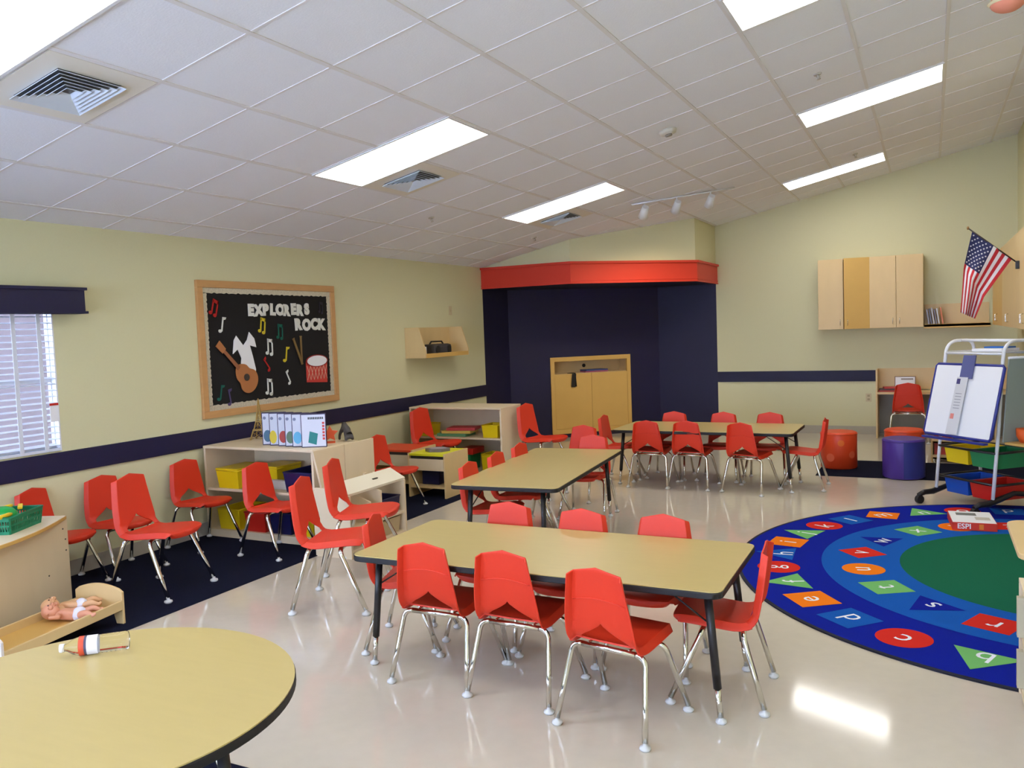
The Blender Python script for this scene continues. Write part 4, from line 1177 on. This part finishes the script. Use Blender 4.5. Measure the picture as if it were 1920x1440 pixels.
def doll(label, loc, rz, skinm, hair):
    t = thing('baby_doll', label, 'doll', loc, rz, 'baby dolls in the toy bed')
    # lies on its back, head at -x, face up
    P_ = [(0.0, 0, 0.035, 0.034), (-0.05, 0, 0.038, 0.036), (-0.09, 0, 0.040, 0.024), (-0.105, 0, 0.043, 0.020),
          (-0.085, 0.042, 0.04, 0.016), (-0.045, 0.066, 0.04, 0.013), (-0.005, 0.070, 0.05, 0.0105), (0.008, 0.069, 0.052, 0.010),
          (-0.085, -0.042, 0.04, 0.016), (-0.06, -0.075, 0.045, 0.013), (-0.095, -0.095, 0.05, 0.0105), (-0.105, -0.10, 0.05, 0.010),
          (0.03, 0.024, 0.035, 0.024), (0.075, 0.045, 0.055, 0.019), (0.115, 0.050, 0.036, 0.013), (0.130, 0.050, 0.052, 0.011),
          (0.03, -0.024, 0.035, 0.024), (0.075, -0.042, 0.055, 0.019), (0.115, -0.040, 0.036, 0.013), (0.130, -0.040, 0.052, 0.011)]
    E_ = [(0, 1), (1, 2), (2, 3), (2, 4), (4, 5), (5, 6), (6, 7), (2, 8), (8, 9), (9, 10), (10, 11), (0, 12), (12, 13), (13, 14), (14, 15), (0, 16), (16, 17), (17, 18), (18, 19)]
    body_ = skin_mesh('body', P_, E_, skinm, t, 0, 2)
    b = MB()
    b.ball((-0.142, 0, 0.055), 0.046, skinm, 20, sc=(1.08, 0.95, 0.95))
    b.ball((-0.128, 0, 0.101), 0.008, skinm, 8)                       # nose
    b.ball((-0.125, 0.028, 0.088), 0.014, skinm, 10); b.ball((-0.125, -0.028, 0.088), 0.014, skinm, 10)
    for sy in (-1, 1): b.ball((-0.14, sy*0.044, 0.055), 0.010, skinm, 8, sc=(1, .5, 1))
    for sy in (-1, 1): b.ball((-0.144, sy*0.017, 0.0955), 0.0045, mat('doll_eye', rgb(70, 50, 44), 0.3), 8)
    b.box(-0.114, -0.1115, -0.008, 0.008, 0.0885, 0.092, mat('doll_lips', rgb(196, 96, 84), 0.5))
    b.build('head', t)
    b = MB(); b.ball((0.018, 0, 0.036), 0.042, DIAPER, 18, sc=(0.85, 1.18, 0.98)); b.build('diaper', t)
    return t
d1 = doll('pink baby doll lying nearest in the toy bed', (1.19, -0.05, 0.099), D2(28), SKIN, HAIRM)
d2 = doll('tan baby doll lying behind the pink one in the bed', (1.075, 0.045, 0.104), D2(48), SKIN2, HAIRM)

# ------------------------------------------------------------------ far wall cabinets and shelf
def door_handle(b, x, y, z, m=CHROME):
    b.tube([(x, y, z-0.04), (x, y-0.022, z-0.035), (x, y-0.022, z+0.035), (x, y, z+0.04)], 0.004, m, 6)
t = thing('wall_cabinet', 'long maple wall cabinet with four doors on far wall', 'cabinet', (4.13, DY, 1.495))
CW, CD, CH = 1.32, 0.32, 0.965
b = MB()
b.box(0, 0.018, -CD+0.02, 0, 0, CH, MAPLE); b.box(CW-0.018, CW, -CD+0.02, 0, 0, CH, MAPLE); b.box(0.018, CW-0.018, -CD+0.02, 0, 0, 0.018, MAPLE); b.box(0.018, CW-0.018, -CD+0.02, 0, CH-0.018, CH, MAPLE); b.box(0.018, CW-0.018, -0.015, 0, 0.018, CH-0.018, MAPLE)
b.box(CW/2-0.01, CW/2+0.01, -CD+0.02, -0.015, 0.018, CH-0.018, MAPLE)
b.build('carcass', t)
dw = CW/4
for k in range(4):
    x0 = k*dw+0.002; x1 = (k+1)*dw-0.002
    if k == 1:
        b = MB(); b.box(-(x1-x0), 0, -0.018, 0, 0.0, CH, HONEY, bev=0.002)
        dr = b.build('door', t); dr.location = (x1, -CD+0.02, 0); dr.rotation_euler = (0, 0, D2(14))
        b = MB(); door_handle(b, -(x1-x0)+0.04, -0.018, 0.09); b.build('handle', dr)
        dr['label'] = 'slightly open honey coloured door'
    else:
        b = MB(); b.box(x0, x1, -CD, -CD+0.018, 0.0, CH, MAPLE, bev=0.002); dr = b.build('door', t)
        b = MB(); door_handle(b, (x1-0.04) if k in (0, 2) else (x0+0.04), -CD, 0.09); b.build('handle', dr)
t = thing('corner_shelf', 'low maple shelf joining the two wall cabinets', 'shelf', (5.455, DY, 1.49))
b = MB(); b.box(0, 0.77, -0.30, 0, 0.0, 0.03, MAPLE); b.build('shelf_board', t)
b = MB(); b.box(0, 0.77, -0.015, 0, 0.03, 0.30, MAPLE); b.build('back_panel', t)
b = MB(); b.box(0, 0.77, -0.30, -0.285, -0.02, 0.035, HONEY); b.build('front_lip', t)
bk = [(0.035, rgb(150, 150, 168)), (0.065, rgb(90, 90, 110)), (0.095, rgb(186, 186, 198)), (0.125, rgb(120, 116, 130)), (0.155, rgb(200, 200, 210)), (0.20, rgb(214, 120, 70))]
bl = ['grey', 'dark grey', 'silver', 'mauve-grey', 'pale silver', 'orange']
for k, (xx, col) in enumerate(bk):
    o = MB().box(-0.009, 0.009, -0.09, 0.09, 0, 0.20+0.01*(k % 3), mat('binder_%d' % k, col, 0.35), bev=0.002).build('book')
    o.location = (5.48+xx, DY-0.17, 1.523); o.rotation_euler = (0, D2(-8), 0)
    tag(o, bl[k]+' book standing on the low corner shelf', 'book', 'books on the corner shelf')
t = thing('wall_cabinet', 'maple wall cabinet on right wall behind the flag', 'cabinet', (XR, 8.95, 1.50), -PI/2)
CW2 = 4.6; CD2 = 0.32
b = MB(); b.box(0, CW2, -CD2+0.02, 0, 0, 0.85, MAPLE); b.build('carcass', t)
nd = 6
for k in range(nd):
    x0 = CW2/nd*k+0.002; x1 = CW2/nd*(k+1)-0.002
    b = MB(); b.box(x0, x1, -CD2, -CD2+0.018, 0.0, 0.85, HONEY if k < 2 else MAPLE, bev=0.002); dr = b.build('door', t)
    b = MB(); door_handle(b, (x1-0.04) if k % 2 == 0 else x0+0.04, -CD2, 0.09); b.build('handle', dr)

# desk (carrel) on the far wall
t = thing('wall_desk', 'maple desk with side panel against the far wall', 'desk', (4.865, DY, 0))
b = MB(); b.box(0, 0.022, -0.42, 0, 0, 0.93, MAPLE, bev=0.003); b.build('side_panel', t)
b = MB(); b.box(1.6, 1.622, -0.42, 0, 0, 0.93, MAPLE, bev=0.003); b.build('side_panel', t)
b = MB(); b.box(0.022, 1.6, -0.018, 0, 0.64, 0.93, MAPLE); b.build('back_panel', t)
b = MB(); b.box(0.022, 1.6, -0.42, -0.018, 0.60, 0.628, MAPLE); b.build('desk_top', t)
b = MB(); b.box(0.022, 1.6, -0.03, -0.012, 0.02, 0.60, mat('grey_modesty', rgb(140, 138, 128), 0.6)); b.build('modesty_panel', t)
for k, (dx, dz, col, lb) in enumerate(((0.14, 0, rgb(176, 56, 48), 'red book lying at the left end of wall desk'), (0.15, 0.022, rgb(92, 70, 72), 'dark book lying on the red book at desk'), (0.20, 0.044, rgb(190, 70, 66), 'pale red book topmost of the desk pile'))):
    o = MB().box(-0.11, 0.11, -0.08, 0.08, 0, 0.02, mat('desk_book_%d' % k, col, 0.5), bev=0.002).build('book'); o.location = (4.865+dx, DY-0.28, 0.629+dz); o.rotation_euler = (0, 0, 0.1*k); tag(o, lb, 'book', 'books piled on the wall desk')
t = thing('picture_book', 'white picture book with green corner propped up on wall desk', 'book', (5.22, DY-0.20, 0.63))
TB = Matrix.Rotation(D2(-14), 4, 'X')
b = MB(); b.box(-0.13, 0.13, -0.008, 0.008, 0, 0.20, mat('book_frame', rgb(130, 96, 80), 0.5), T=TB); b.build('book_block', t)
b = MB(); b.box(-0.12, 0.12, -0.0095, -0.008, 0.01, 0.19, PAPER, T=TB); b.build('cover', t)
b = MB(); b.box(-0.11, -0.04, -0.0105, -0.0095, 0.02, 0.08, mat('book_green', rgb(60, 120, 90), 0.5), T=TB); b.box(-0.05, 0.10, -0.0105, -0.0095, 0.15, 0.172, mat('book_text', rgb(150, 140, 136), 0.5), T=TB); b.build('cover_print', t)

# small book rack behind the purple ottoman
t = thing('book_rack', 'low maple book rack behind the purple ottoman', 'book rack', (5.53, 7.30, 0))
for x0 in (0, 0.62):
    b = MB(); b.box(x0, x0+0.02, 0, 0.28, 0, 0.62, MAPLE, bev=0.003); b.build('side_panel', t)
for zz in (0.04, 0.22, 0.40):
    b = MB(); b.box(0.02, 0.62, 0.0, 0.28, zz, zz+0.018, MAPLE); b.box(0.02, 0.62, 0.0, 0.012, zz, zz+0.05, MAPLE); b.build('shelf_board', t)
b = MB(); b.box(0.02, 0.62, 0.265, 0.28, 0.04, 0.62, MAPLE); b.build('back_panel', t)
rc = [rgb(60, 84, 120), rgb(190, 176, 150), rgb(170, 50, 44), rgb(220, 90, 50), rgb(90, 110, 150), rgb(150, 40, 40), rgb(196, 60, 46), rgb(210, 96, 60), rgb(160, 44, 40)]
rn = ['dark blue', 'cream', 'red', 'orange', 'slate blue', 'maroon', 'bright red', 'apricot', 'brick red']
for k in range(9):
    sh_, cc = divmod(k, 3)
    o = MB().box(-0.085, 0.085, -0.01, 0.01, 0, 0.15, mat('rack_book_%d' % k, rc[k], 0.5), T=Matrix.Rotation(D2(-10), 4, 'X')).build('book')
    o.location = (5.53+0.12+0.19*cc, 7.30+0.06, (0.42, 0.24, 0.06)[sh_]+0.001)
    tag(o, rn[k]+' book facing out on the %s shelf of low rack' % ('top', 'middle', 'bottom')[sh_], 'book', 'books in the low book rack')

# ------------------------------------------------------------------ ottomans
def ottoman(x, y, r_, h_, m, label, dots=(), m2=None):
    t = thing('ottoman', label, 'ottoman', (x, y, 0.006), 0, 'round vinyl ottomans')
    b = MB(); b.lathe([(r_-0.012, 0), (r_, 0.012), (r_, h_-0.02), (r_-0.006, h_-0.006), (r_-0.02, h_)], m, 48); b.build('drum', t)
    b = MB(); b.tube([((r_+0.001)*math.cos(2*PI*k/48), (r_+0.001)*math.sin(2*PI*k/48), h_-0.02) for k in range(48)], 0.004, m, 6, closed=True); b.build('piping', t)
    if m2:
        b = MB()
        vs = []
        n = 24
        for k in range(n+1):
            a = D2(-88+150*k/n)
            for zz in (0.012, h_-0.024): vs.append(((r_+0.0012)*math.cos(a), (r_+0.0012)*math.sin(a), zz))
        b.add(vs, [(2*k, 2*k+2, 2*k+3, 2*k+1) for k in range(n)], m2, True); b.build('side_panel', t)
    for a, z_, rd, dm in dots:
        b = MB(); vs = [(0, 0)]+[(rd*math.cos(2*PI*k/20), rd*math.sin(2*PI*k/20)) for k in range(20)]
        vv = []
        for u_, v_ in vs:
            aa = D2(a)+u_/r_
            vv.append(((r_+0.0015)*math.cos(aa), (r_+0.0015)*math.sin(aa), z_+v_))
        b.add(vv, [(0, 1+k, 1+(k+1) % 20) for k in range(20)], dm, True); b.build('dot', t)
ottoman(4.62, 6.72, 0.19, 0.40, ORANGE, 'orange-red spotted round ottoman beside the far table', [(-78, 0.29, 0.035, ORDOT), (-112, 0.13, 0.045, SALM), (-40, 0.16, 0.04, SALM), (-150, 0.28, 0.04, ORDOT), (60, 0.2, 0.04, SALM)])
ottoman(5.28, 6.27, 0.20, 0.40, PURV, 'purple and navy round ottoman on the mat', (), BLUV)
ottoman(5.27, 6.95, 0.20, 0.41, ORANGE, 'orange round ottoman behind the purple one', [(-60, 0.3, 0.04, ORDOT), (-120, 0.2, 0.04, SALM)])

# ------------------------------------------------------------------ easel
EA = D2(-47)
t = thing('teaching_easel', 'white tubular rolling easel with coloured tubs by the rug', 'easel', (5.57, 5.12, 0), EA)
for x in (0.0, 0.60):
    b = MB()
    pts = [(x, 0.0, 0.10), (x, 0.06, 0.68), (x, 0.105, 1.26)]
    for k in range(1, 7):
        a = PI-PI/2*k/6
        pts.append((x, 0.235+0.125*math.cos(a), 1.30+0.115*math.sin(a)))
    pts += [(x, 0.34, 1.415)]
    for k in range(1, 7):
        a = PI/2-PI/2*k/6
        pts.append((x, 0.34+0.08*math.cos(a), 1.33+0.085*math.sin(a)))
    pts += [(x, 0.50, 0.10)]
    b.tube(pts, 0.014, WHITEM, 12); b.build('side_frame', t)
for y_, z_ in ((0.11, 1.31), (0.425, 1.31), (0.28, 1.415)):
    b = MB(); b.tube([(0, y_, z_), (0.6, y_, z_)], 0.010 if z_ < 1.35 else 0.013, WHITEM, 10); b.build('crossbar', t)
for x in (0.0, 0.60):
    b = MB()
    b.tube([(x, -0.19, 0.075), (x, -0.13, 0.095), (x, -0.04, 0.095), (x, 0.07, 0.12), (x, 0.22, 0.16), (x, 0.36, 0.14), (x, 0.48, 0.10), (x, 0.58, 0.085)], [0.018, 0.024, 0.026, 0.024, 0.02, 0.022, 0.024, 0.018], BLACK, 10)
    ft = b.build('foot', t)
    for y_ in (-0.18, 0.57):
        b = MB(); b.cyl((x-0.018, y_, 0.037), (x+0.018, y_, 0.037), 0.036, 0.036, BLACKR, 20); b.tube([(x, y_, 0.037), (x, y_+0.005, 0.08)], 0.010, BLACK, 8); b.build('caster', ft)
for z_ in (0.235, 0.50):
    for y_ in (0.035, 0.465):
        b = MB(); b.tube([(0.0, y_, z_), (0.6, y_, z_)], 0.011, BLACK, 8); b.build('tub_rail', t)
for z_ in (0.235, 0.50):
    for x in (0.0, 0.6):
        b = MB(); b.tube([(x, 0.035, z_), (x, 0.465, z_)], 0.011, BLACK, 8); b.build('tub_rail', t)
EM = Matrix.Translation((5.57, 5.12, 0)) @ Matrix.Rotation(EA, 4, 'Z')
for x, z_, m, lb in ((0.165, 0.36, YEL, 'yellow tub in the top left of the rolling easel'), (0.44, 0.36, GRN, 'green tub in the top right of the rolling easel'),
                     (0.165, 0.095, BLU, 'blue tub in the bottom left of the rolling easel'), (0.44, 0.095, REDB, 'red tub in the bottom right of the rolling easel')):
    p = EM @ Vector((x, 0.255, z_))
    bin_(p.x, p.y, p.z, 0.255, 0.40, 0.135, m, lb, EA, 'tubs hanging in the rolling easel')
# whiteboard leaning on the easel
t = thing('whiteboard', 'white dry-erase board with blue frame on the easel', 'whiteboard', EM @ Vector((0.305, -0.082, 0.612)), EA)
tl = math.atan2(0.15, 0.61)
TW = Matrix.Rotation(-tl, 4, 'X')
b = MB(); b.box(-0.35, 0.35, -0.008, 0.008, 0.01, 0.615, WHITE, T=TW); b.build('board', t)
BF = mat('blue_frame', rgb(38, 46, 130), 0.4)
b = MB()
b.tube([(-0.335, 0, 0.005), (0.335, 0, 0.005), (0.352, 0, 0.022), (0.352, 0, 0.605), (0.335, 0, 0.622), (-0.335, 0, 0.622), (-0.352, 0, 0.605), (-0.352, 0, 0.022)], 0.013, BF, 8, T=TW, closed=True); b.build('frame', t)
b = MB(); b.box(-0.33, 0.33, -0.05, 0.0, -0.03, -0.012, BF, bev=0.004); b.build('tray', t)
t = thing('pocket_chart', 'narrow white card strip hanging from a blue cloth over the whiteboard', 'chart', EM @ Vector((0.305, -0.082, 0.612)), EA)
TL_ = mat('blue_cloth', rgb(88, 92, 138), 0.8)
def strip(x0t, x1t, x0b, x1b, zt, zb, off, m, nm):
    b = MB()
    vs = [(x0b, -off, zb), (x1b, -off, zb), (x1t, -off, zt), (x0t, -off, zt), (x0b, -off-0.006, zb), (x1b, -off-0.006, zb), (x1t, -off-0.006, zt), (x0t, -off-0.006, zt)]
    b.add(vs, [(3, 2, 1, 0), (4, 5, 6, 7), (0, 1, 5, 4), (1, 2, 6, 5), (2, 3, 7, 6), (3, 0, 4, 7)], m, T=TW); return b.build(nm, t)
strip(-0.06, 0.07, -0.06, 0.07, 0.70, 0.50, 0.016, TL_, 'cloth')
cs = strip(-0.075, 0.035, -0.09, 0.03, 0.51, 0.02, 0.024, mat('card_strip', rgb(206, 206, 208), 0.7), 'card_strip')
for zz, m in ((0.45, mat('pic_navy', rgb(70, 66, 120), 0.6)), (0.15, mat('pic_pink', rgb(214, 130, 120), 0.6))):
    b = MB(); b.box(-0.07, -0.035, -0.0325, -0.0305, zz, zz+0.045, m, T=TW); b.build('picture', cs)
b = MB()
for q in range(6): b.box(-0.06, 0.005, -0.0315, -0.0303, 0.24+0.025*q, 0.246+0.025*q, mat('print_grey', rgb(150, 150, 156), 0.7), T=TW)
b.build('print', cs)
t = thing('magnetic_panel', 'grey-green chalk panel on the right end of easel', 'panel', EM @ Vector((0.645, 0.0, 0.60)), EA)
b = MB(); b.prism([(0.05, 0.0), (0.49, 0.0), (0.44, 0.67), (0.11, 0.67)], 0, 0.012, GREYP, T=Matrix(((0, 0, 1, 0), (1, 0, 0, 0), (0, 1, 0, 0), (0, 0, 0, 1)))); b.build('panel_board', t)
b = MB(); b.tube([(0.006, 0.11, 0.68), (0.006, 0.44, 0.68)], 0.010, WHITEM, 8); b.build('panel_rail', t)
# things resting on top of the easel
t = thing('book', 'white and blue book lying on the easel top bars', 'book', EM @ Vector((0.37, 0.33, 1.412)), EA+0.2)
b = MB(); b.box(-0.13, 0.13, -0.12, 0.12, 0, 0.022, PAPER, bev=0.002); b.build('pages', t)
b = MB(); b.box(-0.10, 0.10, 0.0, 0.12, 0.022, 0.036, mat('cover_blue', rgb(30, 96, 176), 0.5)); b.build('cover', t)
bpy.context.view_layer.update()
t.location = EM @ Vector((0.37, 0.27, 1.327))
b = MB(); b.box(-0.02, 0.62, 0.12, 0.42, 0.0, 0.004, mat('wire_tray', rgb(196, 198, 202), 0.4)); o = b.build('top_tray'); o.matrix_world = EM @ Matrix.Translation((0, 0, 1.322)); o.parent = bpy.data.objects['teaching_easel']; o.matrix_parent_inverse = EM.inverted()

# orange bowl thing and small tan tray at right
o = MB().lathe([(0.0, 0), (0.05, 0), (0.075, 0.05), (0.078, 0.11), (0.072, 0.11), (0.0, 0.09)], mat('orange_bowl', rgb(226, 96, 40), 0.5), 24).build('orange_cup')
o.location = EM @ Vector((0.74, 0.20, 0.60)); tag(o, 'orange cup at the right end of the easel', 'cup')
b = MB(); b.box(-0.10, 0.20, -0.12, 0.14, -0.02, 0.0, HONEY, bev=0.003); o = b.build('side_tray'); o.matrix_world = EM @ Matrix.Translation((0.74, 0.20, 0.598)); o.parent = bpy.data.objects['teaching_easel']; o.matrix_parent_inverse = EM.inverted()

# ------------------------------------------------------------------ flag
FY = 5.45
tip = Vector((5.855, FY, 2.385)); base = Vector((6.225, FY, 2.06))
t = thing('flag', 'small american flag on a black pole angled from the right cabinet', 'flag', base)
pd = (tip-base)
b = MB(); b.tube([(0, 0, 0), pd*1.05], 0.006, mat('pole_dark', rgb(48, 36, 32), 0.4), 8); b.ball(pd*1.06, 0.011, mat('pole_gold', rgb(150, 110, 60), 0.4), 8, sc=(1, 1, 1.5)); b.build('pole', t)
b = MB(); b.box(-0.03, 0.0, -0.02, 0.02, -0.04, 0.03, BLACK, bev=0.004); b.build('bracket', t)
FRD = mat('flag_red', rgb(186, 36, 44), 0.8); FWH = mat('flag_white', rgb(226, 222, 222), 0.8); FBL = mat('flag_blue', rgb(38, 42, 84), 0.8)
def fl(a, v):
    """a: 0 at the pole tip to 1 down the pole; v: 0 at the pole to 1 at the fly end"""
    P0 = tip.lerp(base, 0.03+0.82*a)
    A0 = (Vector((5.80, FY, 2.06)), Vector((5.775, FY, 1.66)))
    A1 = (Vector((5.955, FY, 1.79)), Vector((5.885, FY, 1.60)))
    mid = A0[0].lerp(A1[0], a); end = A0[1].lerp(A1[1], a)
    vm = 0.45+0.15*a
    if v < vm: p = P0.lerp(mid, v/vm)
    else: p = mid.lerp(end, (v-vm)/(1-vm))
    amp = 0.012+0.05*v
    return p+Vector((0, amp*math.sin(a*9+v*2.0)+0.02*math.sin(v*7), 0))-base
b = MB()
NA, NV = 39, 30
for i_ in range(NA):
    for j_ in range(NV):
        a0, a1, v0, v1 = i_/NA, (i_+1)/NA, j_/NV, (j_+1)/NV
        stripe = int(13*(a0+1e-6)); m = FRD if stripe % 2 == 0 else FWH
        if stripe < 7 and v0 < 0.4-1e-6: m = FBL
        q = [fl(a0, v0), fl(a1, v0), fl(a1, v1), fl(a0, v1)]
        b.add(q, [(0, 1, 2, 3)], m, True)
cl = b.build('cloth', t)
so = cl.modifiers.new('s', 'SOLIDIFY'); so.thickness = 0.0015; so.offset = 0
b = MB()
for r_ in range(9):
    nst = 6 if r_ % 2 == 0 else 5
    for c_ in range(nst):
        aa = (7/13)*(r_+1)/10; vv_ = 0.4*((c_*2+1+(0 if nst == 6 else 1))/12)
        p = fl(aa, vv_); e1_ = (fl(aa, vv_+0.01)-p).normalized(); e2_ = (fl(aa+0.01, vv_)-p); e2_ = (e2_-e1_*e2_.dot(e1_)).normalized(); nn = e1_.cross(e2_)
        for sg in (-1, 1):
            vs = [p+nn*0.0016*sg]
            for k in range(10):
                an = 2*PI*k/10; rd = 0.0095 if k % 2 == 0 else 0.004
                vs.append(p+nn*0.0016*sg+e1_*rd*math.cos(an)+e2_*rd*math.sin(an))
            b.add(vs, [(0, 1+k, 1+(k+1) % 10) for k in range(10)], FWH)
b.build('star', cl)
cl.children[0]['kind'] = 'stuff' if False else ''
del cl.children[0]['kind']

# ------------------------------------------------------------------ pieces at the right edge
t = thing('small_table', 'maple table corner at the right edge over the rug', 'table', (6.21, 1.82, 0))
b = MB(); b.prism(rrect(0.62, 0.80, 0.09), 0.478, 0.505, MAPLE); b.build('table_top', t, bevel=0.004)
for sx in (-1, 1):
    for sy in (-1, 1):
        b = MB(); b.tube([(sx*0.20+0.04, sy*0.30, 0.012), (sx*0.20+0.04, sy*0.30, 0.478)], 0.018, MAPLE, 12); b.build('leg', t)
t = thing('bookcase', 'pale maple bookcase edge at the right side of photo', 'bookcase', (5.868, 0.27, 0))
for y0 in (0, 0.76):
    b = MB(); b.box(0, 0.60, y0, y0+0.02, 0, 0.485, MAPLEP, bev=0.003); b.build('side_panel', t)
b = MB(); b.box(0, 0.60, 0, 0.78, 0.486, 0.507, MAPLEP, bev=0.003); b.build('top_panel', t)
b = MB(); b.box(0.0, 0.60, 0.02, 0.76, 0.04, 0.06, MAPLEP); b.build('bottom_shelf', t)
b = MB(); b.box(0.0, 0.60, 0.02, 0.76, 0.26, 0.28, MAPLEP); b.build('shelf_board', t)
b = MB(); b.box(0.58, 0.60, 0.02, 0.76, 0.06, 0.485, MAPLEP); b.build('back_panel', t)
for k in range(10):
    sh_ = k // 5
    o = MB().box(-0.01, 0.20, -0.018, 0.018, 0, 0.16+0.010*(k % 3), mat('case_book_%d' % (k % 5), (rgb(214, 208, 180), rgb(120, 116, 100), rgb(206, 200, 96), rgb(196, 180, 150), rgb(190, 180, 150))[k % 5], 0.6), bev=0.002).build('book')
    o.location = (5.885-(0.022 if k % 5 == 4 else 0), 0.27+0.10+0.145*(k % 5), (0.281, 0.061)[sh_])
    tag(o, '%s book on the %s shelf of the bookcase at the right edge' % (('cream', 'grey', 'olive yellow', 'tan', 'ivory protruding')[k % 5], ('upper', 'lower')[sh_]), 'book', 'books in the edge bookcase')
